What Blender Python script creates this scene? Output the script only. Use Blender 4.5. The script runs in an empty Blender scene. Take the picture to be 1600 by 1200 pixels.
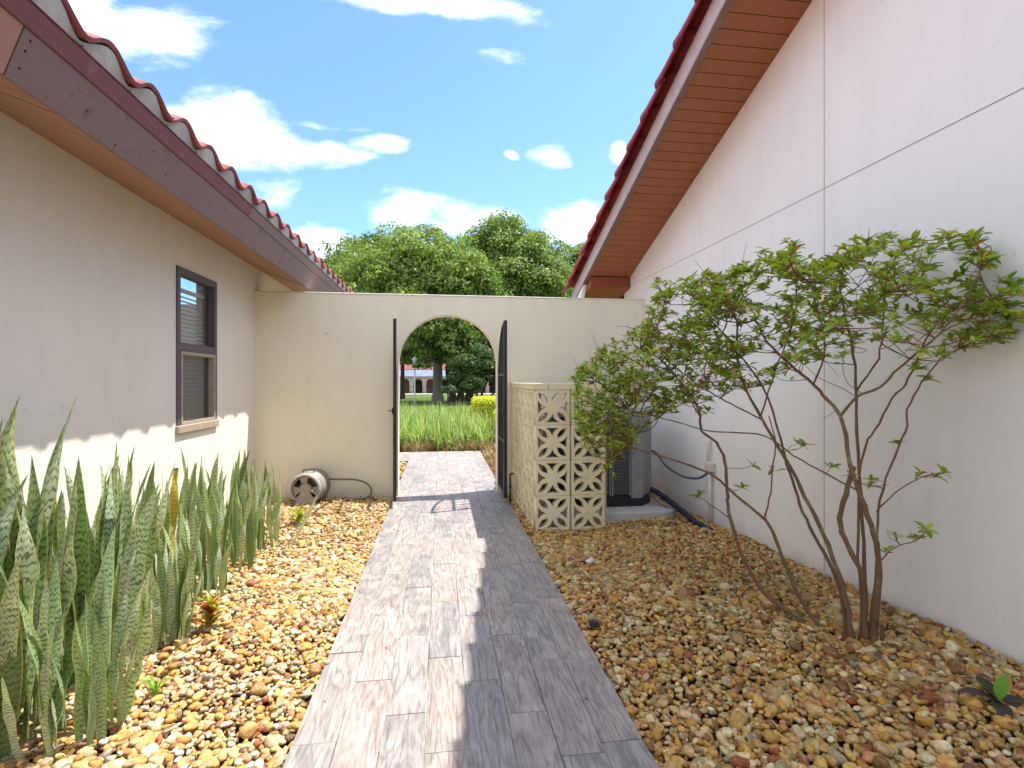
import bpy, bmesh, math, random
import numpy as np
from mathutils import Vector, Matrix, Euler
random.seed(7); rng = np.random.default_rng(7)
S = bpy.context.scene
COL = S.collection
R = math.radians

# ------------------------------------------------------------------ camera
F, TH, HC = 812.0, R(7.78), 1.25
cam_d = bpy.data.cameras.new('camera'); cam = bpy.data.objects.new('camera', cam_d); COL.objects.link(cam)
cam.location = (0, 0, HC); cam.rotation_euler = (R(90), 0, -TH)
cam_d.sensor_width = 36; cam_d.lens = 36*F/1600; cam_d.shift_y = -0.0025
cam_d.clip_start = 0.05; cam_d.clip_end = 3000
S.camera = cam

# ------------------------------------------------------------------ light
CX, CY = 0.394, 0.125            # metres a shadow moves per metre of height
SUN_EL = math.atan(1/math.hypot(CX, CY)); SUN_AZ = math.atan2(CX, CY)
sd = bpy.data.lights.new('sun', 'SUN'); sd.energy = 2.6; sd.angle = R(0.5); sd.color = (1.0, 0.95, 0.88)
sun = bpy.data.objects.new('sun', sd); COL.objects.link(sun)
sun.rotation_euler = Vector((CX, CY, 1)).to_track_quat('Z', 'Y').to_euler(); sun.location = (5, 3, 20)
S.view_settings.view_transform = 'Standard'; S.view_settings.look = 'None'
S.view_settings.exposure = 1.80; S.view_settings.gamma = 1
S.view_settings.use_curve_mapping = False
S.cycles.max_bounces = 10; S.cycles.diffuse_bounces = 6; S.cycles.transparent_max_bounces = 16

def raydir(px, py):
    """direction ratios x/y and z/y of a ray"""
    t = math.tan(math.atan((px-800)/F)+TH)
    return t, (596-py)/F*(t*math.sin(TH)+math.cos(TH))
def at(px, py, Y):
    t, b = raydir(px, py)
    return Vector((t*Y, Y, HC+b*Y))

W = bpy.data.worlds.new('World'); S.world = W; W.use_nodes = True
nt = W.node_tree; N = nt.nodes; L = nt.links; N.clear()
def wn(t, **k):
    n = N.new(t)
    for a, b in k.items(): setattr(n, a, b)
    return n
def wm(op, a, b=None, c=None, clamp=False):
    n = wn('ShaderNodeMath', operation=op, use_clamp=clamp)
    for i, v in enumerate((a, b, c)):
        if v is None: continue
        if isinstance(v, (int, float)): n.inputs[i].default_value = v
        else: L.new(v, n.inputs[i])
    return n.outputs[0]
sky = wn('ShaderNodeTexSky', sky_type='NISHITA'); sky.sun_disc = False
sky.sun_elevation = SUN_EL; sky.sun_rotation = SUN_AZ; sky.air_density = 1.0; sky.dust_density = 0.6; sky.ozone_density = 1.5
tc = wn('ShaderNodeTexCoord'); sx = wn('ShaderNodeSeparateXYZ'); L.new(tc.outputs['Generated'], sx.inputs[0])
yy = wm('MAXIMUM', sx.outputs[1], 0.05)
ca, cb = wm('DIVIDE', sx.outputs[0], yy), wm('DIVIDE', sx.outputs[2], yy)
comb = wn('ShaderNodeCombineXYZ'); L.new(ca, comb.inputs[0]); L.new(cb, comb.inputs[1])
def noise3(vec, sc, det, rough, dist=0.0):
    n = wn('ShaderNodeTexNoise'); n.inputs['Scale'].default_value = sc; n.inputs['Detail'].default_value = det
    n.inputs['Roughness'].default_value = rough; n.inputs['Distortion'].default_value = dist; L.new(vec, n.inputs['Vector']); return n
mp = wn('ShaderNodeMapping'); mp.inputs['Scale'].default_value = (1, 1.9, 1); L.new(comb.outputs[0], mp.inputs[0])
n1 = noise3(mp.outputs[0], 7.0, 9, 0.62, 0.25)
wob = noise3(mp.outputs[0], 3.3, 3, 0.5)
wsep = wn('ShaderNodeSeparateColor'); L.new(wob.outputs['Color'], wsep.inputs[0])
wa = wm('ADD', ca, wm('MULTIPLY', wm('SUBTRACT', wsep.outputs[0], 0.5), 0.10))
wb = wm('ADD', cb, wm('MULTIPLY', wm('SUBTRACT', wsep.outputs[1], 0.5), 0.07))
clouds = [(225, 48, 95, 46, 1.15), (140, 10, 60, 30, 1.0), (685, 4, 180, 28, 1.15), (785, 95, 55, 26, .42), (340, 196, 80, 54, 1.25),
          (450, 236, 135, 30, 1.1), (600, 222, 52, 22, 1.1), (550, 242, 50, 16, .95), (515, 188, 80, 9, .55), (862, 238, 36, 24, 1.15),
          (806, 236, 13, 10, .85), (972, 233, 22, 22, 1.0), (635, 330, 85, 30, 1.0), (735, 345, 90, 34, 1.0), (915, 355, 80, 42, 1.15),
          (500, 385, 60, 34, 1.05), (435, 295, 65, 40, .6), (1005, 395, 60, 30, .9), (20, -60, 160, 60, 1.0), (1200, 120, 150, 60, 1.0)]
Fm = None
for (px, py, rx, ry, s) in clouds:
    a0, b0 = raydir(px, py); k = 1+a0*a0*0.6
    da, db = rx/F*k, ry/F*math.sqrt(k)
    dx = wm('MULTIPLY', wm('SUBTRACT', wa, a0), 1/da); dy = wm('MULTIPLY', wm('SUBTRACT', wb, b0), 1/db)
    q = wm('SUBTRACT', s, wm('MULTIPLY', wm('ADD', wm('MULTIPLY', dx, dx), wm('MULTIPLY', dy, dy)), .85))
    Fm = q if Fm is None else wm('MAXIMUM', Fm, q)
Fm = wm('MAXIMUM', Fm, -1.2)
den = wm('ADD', Fm, wm('MULTIPLY', wm('SUBTRACT', n1.outputs[0], 0.5), 3.0))
mr = wn('ShaderNodeMapRange', interpolation_type='SMOOTHSTEP'); mr.inputs['From Min'].default_value = 0.15; mr.inputs['From Max'].default_value = 1.65
L.new(den, mr.inputs['Value'])
# rest of the sky, out of view: denser cloud added to brighten the shade
zz = wm('ADD', wm('MAXIMUM', sx.outputs[2], 0), 0.12)
cg = wn('ShaderNodeCombineXYZ'); L.new(wm('DIVIDE', sx.outputs[0], zz), cg.inputs[0]); L.new(wm('DIVIDE', sx.outputs[1], zz), cg.inputs[1])
n2 = noise3(cg.outputs[0], 1.6, 8, 0.58, 0.2)
mr2 = wn('ShaderNodeMapRange', interpolation_type='SMOOTHSTEP'); mr2.inputs['From Min'].default_value = 0.40; mr2.inputs['From Max'].default_value = 0.56
L.new(n2.outputs[0], mr2.inputs['Value'])
inview = wm('MULTIPLY', wm('LESS_THAN', wm('ABSOLUTE', wm('SUBTRACT', ca, 0.1)), 1.3), wm('MULTIPLY', wm('GREATER_THAN', sx.outputs[1], 0.06), wm('LESS_THAN', cb, 1.05)))
mixd = wn('ShaderNodeMix', data_type='FLOAT'); L.new(inview, mixd.inputs[0]); L.new(mr2.outputs[0], mixd.inputs[2]); L.new(mr.outputs[0], mixd.inputs[3])
up = wm('GREATER_THAN', sx.outputs[2], -0.02)
dens = wm('MULTIPLY', wm('MULTIPLY', mixd.outputs[0], 0.93), up)
# cloud brightness: thick parts a little greyer
shade = wn('ShaderNodeMix', data_type='RGBA'); shade.inputs[6].default_value = (3.6, 3.75, 3.9, 1); shade.inputs[7].default_value = (5.6, 5.5, 5.35, 1)
nb = noise3(mp.outputs[0], 4.0, 5, 0.55); L.new(wm('MULTIPLY', wm('SUBTRACT', nb.outputs[0], 0.32), 2.6, clamp=True), shade.inputs[0])
tint = wn('ShaderNodeMix', data_type='RGBA', blend_type='MULTIPLY'); tint.inputs[0].default_value = 1; tint.inputs[7].default_value = (.43, .53, .69, 1)
L.new(sky.outputs[0], tint.inputs[6])
cm = wn('ShaderNodeMix', data_type='RGBA'); L.new(dens, cm.inputs[0]); L.new(tint.outputs[2], cm.inputs[6]); L.new(shade.outputs[2], cm.inputs[7])
bg = wn('ShaderNodeBackground'); bg.inputs[1].default_value = 0.15; L.new(cm.outputs[2], bg.inputs[0])
wo = wn('ShaderNodeOutputWorld'); L.new(bg.outputs[0], wo.inputs[0])

# ------------------------------------------------------------------ materials
class Mat:
    def __init__(s, name, rough=.7, spec=.3):
        s.m = bpy.data.materials.new(name); s.m.use_nodes = True; s.t = s.m.node_tree
        s.b = s.t.nodes['Principled BSDF']; s.b.inputs['Roughness'].default_value = rough; s.b.inputs['Specular IOR Level'].default_value = spec
        s.out = s.t.nodes['Material Output']
    def n(s, t, **k):
        n = s.t.nodes.new(t)
        for a, b in k.items(): setattr(n, a, b)
        return n
    def l(s, a, b): s.t.links.new(a, b)
    def set(s, sock, v):
        if isinstance(v, (int, float, tuple)): sock.default_value = v
        else: s.l(v, sock)
    def coord(s, kind='Object', scale=(1, 1, 1), rnd=False):
        c = s.n('ShaderNodeTexCoord').outputs[kind]
        mp = s.n('ShaderNodeMapping'); mp.inputs['Scale'].default_value = scale; s.l(c, mp.inputs[0])
        if rnd:
            oi = s.n('ShaderNodeObjectInfo'); v = s.n('ShaderNodeCombineXYZ')
            for i, k in enumerate((37., 91., 53.)): s.l(s.math('MULTIPLY', oi.outputs['Random'], k), v.inputs[i])
            s.l(v.outputs[0], mp.inputs['Location'])
        return mp.outputs[0]
    def noise(s, vec, sc, det=4, rough=.55, dist=0.):
        n = s.n('ShaderNodeTexNoise'); n.inputs['Scale'].default_value = sc; n.inputs['Detail'].default_value = det
        n.inputs['Roughness'].default_value = rough; n.inputs['Distortion'].default_value = dist; s.l(vec, n.inputs['Vector']); return n.outputs[0]
    def math(s, op, a, b=None, c=None, clamp=False):
        n = s.n('ShaderNodeMath', operation=op, use_clamp=clamp)
        for i, v in enumerate((a, b, c)):
            if v is not None: s.set(n.inputs[i], v)
        return n.outputs[0]
    def ramp(s, fac, stops, interp='LINEAR'):
        n = s.n('ShaderNodeValToRGB'); cr = n.color_ramp; cr.interpolation = interp
        while len(cr.elements) < len(stops): cr.elements.new(.5)
        for e, (p, c) in zip(cr.elements, stops):
            e.position = p; e.color = (c[0], c[1], c[2], 1) if not isinstance(c, (int, float)) else (c, c, c, 1)
        s.l(fac, n.inputs[0]); return n.outputs[0]
    def mix(s, fac, a, b, mode='MIX'):
        n = s.n('ShaderNodeMix', data_type='RGBA', blend_type=mode); s.set(n.inputs[0], fac)
        for i, v in ((6, a), (7, b)):
            if isinstance(v, tuple): v = (v[0], v[1], v[2], 1)
            s.set(n.inputs[i], v)
        return n.outputs[2]
    def color(s, v):
        if isinstance(v, tuple): v = (v[0], v[1], v[2], 1)
        s.set(s.b.inputs['Base Color'], v); return s
    def bump(s, h, strength=.3, dist=.01):
        n = s.n('ShaderNodeBump'); n.inputs['Strength'].default_value = strength; n.inputs['Distance'].default_value = dist
        s.l(h, n.inputs['Height']); s.l(n.outputs[0], s.b.inputs['Normal']); return s
    def oirand(s): return s.n('ShaderNodeObjectInfo').outputs['Random']

def stucco(name, c, c2, bs=.45, sp_=.5):
    m = Mat(name, .92, .12); v = m.coord()
    big = m.noise(v, .9, 5, .6, .4); st = m.noise(m.coord(scale=(3, 3, .5)), 2.2, 5, .6)
    k = m.mix(m.ramp(big, [(.3, 0.), (.7, 1.)]), c, c2)
    k = m.mix(m.math('MULTIPLY', m.ramp(st, [(.48, 0.), (.72, 1.)]), .20), k, (c[0]*.80, c[1]*.79, c[2]*.76))
    # soil splashed up on the lowest few centimetres
    sp = m.n('ShaderNodeSeparateXYZ'); m.l(v, sp.inputs[0])
    low = m.math('MULTIPLY', m.math('SUBTRACT', .26, m.math('ADD', sp.outputs[2], m.math('MULTIPLY', m.noise(v, 6, 5, .7), .22))), 5, clamp=True)
    k = m.mix(m.math('MULTIPLY', low, .6), k, (c[0]*.62, c[1]*.55, c[2]*.45))
    sp2 = m.noise(v, 38, 2, .5); k = m.mix(m.ramp(sp2, [(.71, 0.), (.74, sp_)]), k, (c[0]*.55, c[1]*.5, c[2]*.42))
    m.color(k)
    h = m.math('ADD', m.noise(v, 130, 3, .6), m.math('MULTIPLY', m.noise(v, 30, 3, .6), .9))
    h = m.math('ADD', h, m.math('MULTIPLY', m.noise(v, 4, 2, .5), 1.2))
    return m.bump(h, bs, .006).m
M = {}
M['stucco_left'] = stucco('stucco_cream', (.755, .71, .625), (.80, .755, .67))
M['stucco_arch'] = stucco('stucco_arch', (.76, .70, .54), (.81, .75, .60))  # yellow of light bounced off the gravel is put into this colour
M['stucco_right'] = stucco('stucco_offwhite', (.83, .815, .785), (.89, .87, .845), .32, .25)

def wood_paint(name, c, c2, wear=(.3, .22, .18), rough=.6, gs=(6, .6, 6), amt=.5):
    m = Mat(name, rough, .3); v = m.coord(scale=gs, rnd=True)
    g = m.noise(v, 14, 6, .65, .4); k = m.mix(g, c, c2)
    w = m.noise(m.coord(rnd=True), 9, 6, .7, .5); k = m.mix(m.math('MULTIPLY', m.ramp(w, [(.57, 0.), (.68, 1.)]), amt), k, wear)
    kn = m.n('ShaderNodeTexVoronoi'); kn.inputs['Scale'].default_value = 2.6; m.l(m.coord(rnd=True), kn.inputs['Vector'])
    k = m.mix(m.ramp(kn.outputs['Distance'], [(.035, .55), (.075, 0.)]), k, (c[0]*.35, c[1]*.3, c[2]*.3))
    m.color(k); m.bump(g, .35, .004); return m.m
M['fascia'] = wood_paint('fascia_mauve_paint', (.185, .118, .110), (.25, .17, .16), (.09, .045, .04), amt=.55)
M['fascia_bare'] = wood_paint('bare_redwood', (.42, .21, .13), (.33, .20, .165), (.20, .10, .07))
M['trim'] = wood_paint('maroon_trim', (.165, .060, .060), (.215, .085, .085), (.28, .16, .15), amt=.5)
M['fascia_light'] = wood_paint('fascia_light_mauve', (.46, .39, .39), (.54, .47, .47), (.28, .20, .2))
M['soffit_left'] = wood_paint('soffit_tan', (.33, .175, .10), (.42, .235, .145), (.30, .15, .09), gs=(.6, 6, 6))
M['soffit_right'] = wood_paint('soffit_brown_vinyl', (.30, .105, .042), (.38, .14, .058), (.26, .09, .035), .5, gs=(.8, 7, 7), amt=.3)
M['porkchop'] = wood_paint('soffit_box_red', (.23, .050, .025), (.28, .070, .03), (.16, .04, .02), .5)
M['dark_wood'] = Mat('dark_gap', .9).color((.02, .012, .01)).m

def tile_mat(name, a, b, moss=.35):
    m = Mat(name, .62, .35); v = m.coord('Generated', (1, 1, 1), True); o = m.coord()
    r = m.oirand(); k = m.mix(r, a, b)
    n = m.noise(o, 18, 6, .68, .4); k = m.mix(m.math('MULTIPLY', m.ramp(n, [(.45, 0.), (.68, 1.)]), .7), k, (a[0]*.42, a[1]*.5, a[2]*.6))
    n2 = m.noise(o, 45, 4, .6); k = m.mix(m.math('MULTIPLY', m.ramp(n2, [(.60, 0.), (.7, 1.)]), moss), k, (.45, .22, .14))
    m.color(k); m.bump(m.math('ADD', n, m.noise(o, 90, 3)), .4, .004); return m.m
M['tile_left'] = tile_mat('roof_tile_red', (.23, .048, .045), (.33, .085, .065))
M['tile_right'] = tile_mat('roof_tile_maroon', (.26, .022, .035), (.36, .050, .035), .18)
mm = Mat('roof_mortar', .95, .1); v = mm.coord(); mm.color(mm.mix(mm.ramp(mm.noise(v, 5, 6, .6), [(.4, 0.), (.65, 1.)]), (.34, .34, .33), (.48, .475, .46))); mm.bump(mm.noise(v, 60, 4), .4, .004); M['mortar'] = mm.m

# path tiles: wood-grain porcelain
mm = Mat('wood_look_tile', .55, .35)
r = mm.oirand(); v = mm.coord('Object', (12, .8, 1), True)
d0 = mm.noise(mm.coord('Object', (6, .9, 1), True), 1.5, 2, .5)
rings = mm.math('SINE', mm.math('ADD', mm.math('MULTIPLY', d0, 60.), mm.math('MULTIPLY', mm.noise(v, 3.5, 5, .6), 9.)))
fine = mm.noise(v, 16, 7, .72, .7)
vf = mm.coord('Object', (60, 3.0, 1), True); streak = mm.noise(vf, 2.2, 5, .7, .5)
base = mm.ramp(r, [(0., (.32, .255, .225)), (.2, (.20, .19, .18)), (.4, (.37, .295, .26)), (.6, (.17, .17, .17)), (.8, (.30, .27, .25)), (1., (.34, .26, .22))])
cl = mm.noise(mm.coord('Object', (2, 1, 1), True), 5.5, 5, .6, .8)
k = mm.mix(mm.ramp(cl, [(.38, 0.), (.66, 1.)]), base, mm.mix(r, (.42, .37, .335), (.33, .31, .29)))
k = mm.mix(mm.math('MULTIPLY', mm.ramp(mm.noise(mm.coord('Object', (2, 1, 1), True), 3.1, 4, .6), [(.52, 0.), (.72, 1.)]), .55), k, (.19, .18, .175))
k = mm.mix(mm.math('MULTIPLY', mm.ramp(rings, [(.35, 0.), (1., 1.)]), .42), k, (.10, .08, .07))
k = mm.mix(mm.math('MULTIPLY', mm.ramp(streak, [(.52, 0.), (.62, 1.)]), .55), k, (.085, .07, .065))
k = mm.mix(mm.math('MULTIPLY', mm.ramp(fine, [(.30, 1.), (.46, 0.)]), .45), k, (.46, .42, .39))
mm.color(k); mm.bump(mm.math('ADD', streak, mm.math('MULTIPLY', rings, .12)), .25, .002); M['tile'] = mm.m
mm = Mat('grout', .95, .1); v = mm.coord(); mm.color(mm.mix(mm.ramp(mm.noise(v, 1.8, 5, .6), [(.42, 0.), (.6, 1.)]), (.12, .105, .095), (.50, .48, .45))); M['grout'] = mm.m
mm = Mat('concrete', .9, .15); v = mm.coord(); mm.color(mm.mix(mm.noise(v, 7, 7, .65, .3), (.36, .37, .375), (.55, .55, .54))); mm.bump(mm.noise(v, 60, 5), .3, .004); M['concrete'] = mm.m
mm = Mat('breeze_block_paint', .85, .15); v = mm.coord(); r = mm.oirand()
k = mm.mix(r, (.73, .64, .42), (.79, .71, .48)); k = mm.mix(mm.math('MULTIPLY', mm.ramp(mm.noise(mm.coord(rnd=True), 9, 6, .65), [(.5, 0.), (.72, 1.)]), .5), k, (.46, .37, .21))
mm.color(k); mm.bump(mm.math('ADD', mm.noise(v, 120, 3), mm.noise(v, 25, 3)), .5, .004); M['block'] = mm.m
M['block_mortar'] = Mat('block_mortar', .95, .1).color((.40, .34, .22)).m

# soil
def soil(name, a, b, sc=14):
    m = Mat(name, .95, .1); v = m.coord(); n = m.noise(v, sc, 7, .7); m.color(m.mix(n, a, b)); m.bump(n, .8, .03); return m.m
M['soil'] = soil('red_brown_soil', (.025, .010, .006), (.085, .034, .018), 30)
M['mulch'] = soil('leaf_mulch', (.045, .020, .010), (.22, .10, .05), 40)
mm = Mat('lawn', .95, .1); v = mm.coord()
k = mm.mix(mm.ramp(mm.noise(v, .35, 5, .6), [(.35, 0.), (.65, 1.)]), (.075, .12, .022), (.15, .19, .045)); k = mm.mix(mm.noise(v, 12, 5, .7), k, (.05, .085, .015)); mm.color(k); mm.bump(mm.noise(v, 30, 5, .7), .8, .05); M['lawn'] = mm.m

# pebbles
mm = Mat('river_pebble', .55, .4)
a = mm.n('ShaderNodeAttribute', attribute_type='INSTANCER', attribute_name='col')
v = mm.coord('Object', (1, 1, 1)); off = mm.n('ShaderNodeVectorMath', operation='ADD'); mm.l(v, off.inputs[0])
ms = mm.n('ShaderNodeVectorMath', operation='SCALE'); ms.inputs['Scale'].default_value = 41.; mm.l(a.outputs['Vector'], ms.inputs[0]); mm.l(ms.outputs[0], off.inputs[1])
n = mm.noise(off.outputs[0], 1.6, 5, .6, .6); n2 = mm.noise(off.outputs[0], 7, 3, .6)
k = mm.mix(mm.math('MULTIPLY', mm.ramp(n, [(.42, 0.), (.66, 1.)]), .62), a.outputs['Color'], mm.mix(1., a.outputs['Color'], (.50, .34, .20), 'MULTIPLY'))
k = mm.mix(mm.math('MULTIPLY', mm.ramp(n, [(.30, 1.), (.42, 0.)]), .45), k, (.66, .58, .42))
k = mm.mix(mm.math('MULTIPLY', mm.ramp(n2, [(.60, 0.), (.70, 1.)]), .35), k, (.12, .07, .04))
mm.color(k); mm.bump(n2, .3, .15); M['pebble'] = mm.m

def leaf_mat(name, a, b, c=None, trans=.3, rough=.5, big=0., island=True, spec=.3):
    m = Mat(name, rough, spec)
    r = m.n('ShaderNodeNewGeometry').outputs['Random Per Island'] if island else m.oirand()
    st = [(0., a), (.6, b), (1., c or b)]
    k = m.ramp(r, st)
    if big:
        n = m.noise(m.coord(), big, 4, .6); k = m.mix(m.math('MULTIPLY', m.ramp(n, [(.35, 0.), (.65, 1.)]), .65), k, (c or b))
    m.color(k)
    tr = m.n('ShaderNodeBsdfTranslucent'); tk = m.mix(1., k, (1.35, 1.5, .6), 'MULTIPLY'); m.l(tk, tr.inputs['Color'])
    mx = m.n('ShaderNodeMixShader'); mx.inputs[0].default_value = trans
    m.l(m.b.outputs[0], mx.inputs[1]); m.l(tr.outputs[0], mx.inputs[2]); m.l(mx.outputs[0], m.out.inputs['Surface']); return m.m
M['oak_leaf'] = leaf_mat('oak_leaf', (.06, .12, .022), (.14, .215, .05), (.27, .33, .09), .34, .5, .35)
M['oak_leaf_b'] = leaf_mat('oak_leaf_blue', (.045, .095, .028), (.11, .175, .045), (.17, .23, .05), .3, .5, .35)
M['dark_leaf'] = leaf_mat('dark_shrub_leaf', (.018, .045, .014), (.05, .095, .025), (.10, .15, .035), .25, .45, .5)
M['yellow_leaf'] = leaf_mat('golden_leaf', (.30, .38, .03), (.55, .55, .035), (.68, .62, .05), .4, .5)
M['bush_leaf'] = leaf_mat('bush_leaf', (.15, .25, .035), (.30, .39, .055), (.50, .50, .08), .4, .32, spec=.5)
M['bush_leaf_old'] = leaf_mat('bush_leaf_old', (.18, .20, .03), (.28, .22, .035), (.32, .13, .025), .4, .4)
M['liriope'] = leaf_mat('lily_turf_blade', (.07, .13, .03), (.24, .34, .08), (.66, .66, .36), .4, .45)
M['croton'] = leaf_mat('croton_leaf', (.20, .02, .015), (.30, .07, .02), (.12, .025, .02), .3, .35)
M['croton_g'] = leaf_mat('croton_leaf_green', (.10, .16, .02), (.35, .30, .03), (.45, .12, .02), .3, .35)
M['seed_green'] = leaf_mat('seedling_green', (.12, .30, .02), (.16, .36, .03), (.2, .4, .04), .45, .35)
M['seed_dull'] = leaf_mat('ground_plant_leaf', (.18, .24, .03), (.30, .34, .05), (.4, .4, .08), .4, .4)
M['seed_purple'] = leaf_mat('seedling_purple', (.03, .045, .035), (.06, .05, .05), (.03, .07, .05), .2, .4)
M['dry_leaf'] = leaf_mat('dry_leaf', (.16, .08, .03), (.25, .14, .06), (.10, .04, .02), .2, .7)
# snake plant leaf
def snake(name, pale, dark, yellow):
    m = Mat(name, .38, .45); uv = m.n('ShaderNodeUVMap').outputs[0]
    sp = m.n('ShaderNodeSeparateXYZ'); m.l(uv, sp.inputs[0]); r = m.oirand()
    v = m.n('ShaderNodeCombineXYZ'); m.l(m.math('MULTIPLY', sp.outputs[0], 2.2), v.inputs[0]); m.l(m.math('MULTIPLY', sp.outputs[1], 26.), v.inputs[1]); m.l(m.math('MULTIPLY', r, 60.), v.inputs[2])
    n = m.noise(v.outputs[0], 1.5, 5, .68, 1.2)
    v2 = m.n('ShaderNodeCombineXYZ'); m.l(m.math('MULTIPLY', sp.outputs[0], 5.), v2.inputs[0]); m.l(m.math('MULTIPLY', sp.outputs[1], 9.), v2.inputs[1]); m.l(m.math('MULTIPLY', r, 60.), v2.inputs[2])
    n3 = m.noise(v2.outputs[0], 1.6, 3, .5)
    w = m.math('SINE', m.math('ADD', m.math('MULTIPLY', sp.outputs[1], 205.), m.math('MULTIPLY', n3, 17.)))
    band = m.math('MULTIPLY', m.ramp(w, [(.30, 0.), (.62, 1.)]), m.ramp(n, [(.38, 0.), (.47, 1.)]))
    g = m.mix(m.ramp(r, [(0., 0.), (.4, .15), (.7, .75), (1., 1.)]), pale, yellow)
    g = m.mix(m.math('MULTIPLY', m.ramp(n3, [(.4, 0.), (.65, 1.)]), .6), g, (pale[0]*.48, pale[1]*.62, pale[2]*.5))
    k = m.mix(m.math('MULTIPLY', band, .9), g, dark)
    e = m.math('ABSOLUTE', m.math('SUBTRACT', sp.outputs[0], .5)); k = m.mix(m.math('MULTIPLY', m.math('GREATER_THAN', e, .45), .8), k, (.46, .45, .17))
    tip = m.math('MULTIPLY', m.math('SUBTRACT', sp.outputs[1], .972), 36., clamp=True); k = m.mix(tip, k, (.22, .14, .06))
    m.color(k); m.bump(n, .15, .004)
    tr = m.n('ShaderNodeBsdfTranslucent'); m.l(m.mix(1., k, (1.2, 1.5, .4), 'MULTIPLY'), tr.inputs['Color'])
    mx = m.n('ShaderNodeMixShader'); mx.inputs[0].default_value = .16
    m.l(m.b.outputs[0], mx.inputs[1]); m.l(tr.outputs[0], mx.inputs[2]); m.l(mx.outputs[0], m.out.inputs['Surface']); return m.m
M['snake'] = snake('snake_leaf', (.58, .63, .48), (.06, .13, .065), (.44, .46, .20))
M['snake_green'] = snake('snake_leaf_green', (.34, .43, .22), (.035, .10, .04), (.16, .21, .05))
M['snake_yellow'] = snake('snake_leaf_yellowed', (.58, .46, .06), (.30, .24, .04), (.62, .42, .05))

def bark(name, a, b, c):
    m = Mat(name, .85, .15); v = m.coord(); n = m.noise(m.coord(scale=(1, 1, .3)), 30, 6, .65, .5); k = m.mix(n, a, b)
    k = m.mix(m.ramp(m.noise(v, 11, 4, .6), [(.55, 0.), (.66, .7)]), k, c); m.color(k); m.bump(n, .5, .006); return m.m
M['bush_bark'] = bark('bush_bark', (.13, .075, .042), (.22, .135, .08), (.25, .22, .12))
M['twig'] = bark('twig_bark', (.13, .05, .03), (.20, .09, .05), (.16, .1, .05))
M['oak_bark'] = bark('oak_bark', (.08, .075, .06), (.22, .20, .16), (.12, .13, .08))
M['dark_bark'] = bark('dark_bark', (.03, .02, .015), (.07, .05, .04), (.06, .05, .04))
def plain(name, c, rough=.5, spec=.4, metal=0., var=.15, sc=15):
    m = Mat(name, rough, spec); m.b.inputs['Metallic'].default_value = metal; v = m.coord()
    n = m.noise(v, sc, 6, .65); m.color(m.mix(m.ramp(n, [(.35, 0.), (.7, 1.)]), c, tuple(x*(1-var*1.6) for x in c))); m.bump(n, .08, .003); return m.m
M['iron'] = plain('black_iron', (.018, .014, .013), .45)
M['number'] = plain('brass_number', (.5, .46, .4), .35)
M['win_frame'] = plain('bronze_frame', (.115, .092, .115), .5)
M['win_trim'] = plain('tan_trim', (.42, .34, .26), .6)
M['blind'] = plain('blind_slat', (.72, .64, .54), .6)
M['dark_room'] = plain('dark_room', (.03, .03, .035), .9)
M['screen'] = Mat('insect_screen', .8, .2).color((.07, .085, .14)).m
M['ac_grey'] = plain('ac_grey_metal', (.27, .28, .30), .45, .4, .2)
M['ac_black'] = plain('ac_black', (.012, .012, .018), .5)
M['foam'] = plain('black_foam_sleeve', (.014, .022, .045), .6)
M['conduit'] = plain('painted_conduit', (.72, .68, .60), .6)
M['whip'] = plain('grey_liquidtight', (.07, .10, .15), .4)
M['reel'] = plain('reel_taupe_plastic', (.30, .27, .24), .5)
M['reel_dark'] = plain('reel_dark_plastic', (.05, .045, .04), .6)  # dark tone for the back plate and carry handle
M['reel_ring'] = plain('reel_ring', (.36, .35, .34), .4)
M['hose'] = plain('grey_green_hose', (.17, .16, .12), .45)
M['black_plastic'] = plain('black_plastic', (.02, .022, .028), .4)
M['shell'] = plain('white_shell', (.75, .72, .68), .4)
M['bracket'] = plain('white_bracket', (.7, .68, .62), .5)
M['lamp_white'] = plain('lamp_post_paint', (.50, .56, .60), .5)
M['far_wall'] = plain('far_stucco', (.40, .32, .25), .9, .1, 0, .2, 2)
M['far_roof'] = plain('far_roof_tile', (.24, .085, .065), .8, .2, 0, .3, 3)
M['far_metal'] = plain('far_metal_roof', (.16, .19, .25), .6, .3, 0, .2, 1)
M['far_dark'] = plain('far_recess', (.05, .04, .035), .9)
g = Mat('window_glass', .02, .5); tr = g.n('ShaderNodeBsdfTransparent'); tr.inputs[0].default_value = (.86, .9, .93, 1)
gl = g.n('ShaderNodeBsdfGlossy'); gl.inputs['Roughness'].default_value = .02; fr = g.n('ShaderNodeFresnel'); fr.inputs[0].default_value = 1.55
mx = g.n('ShaderNodeMixShader'); g.l(g.math('MULTIPLY', g.math('ADD', g.math('MULTIPLY', fr.outputs[0], 1.3), .03), g.math('SUBTRACT', 1., g.n('ShaderNodeNewGeometry').outputs['Backfacing'])), mx.inputs[0]); g.l(tr.outputs[0], mx.inputs[1]); g.l(gl.outputs[0], mx.inputs[2]); g.l(mx.outputs[0], g.out.inputs['Surface'])
M['glass'] = g.m

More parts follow.
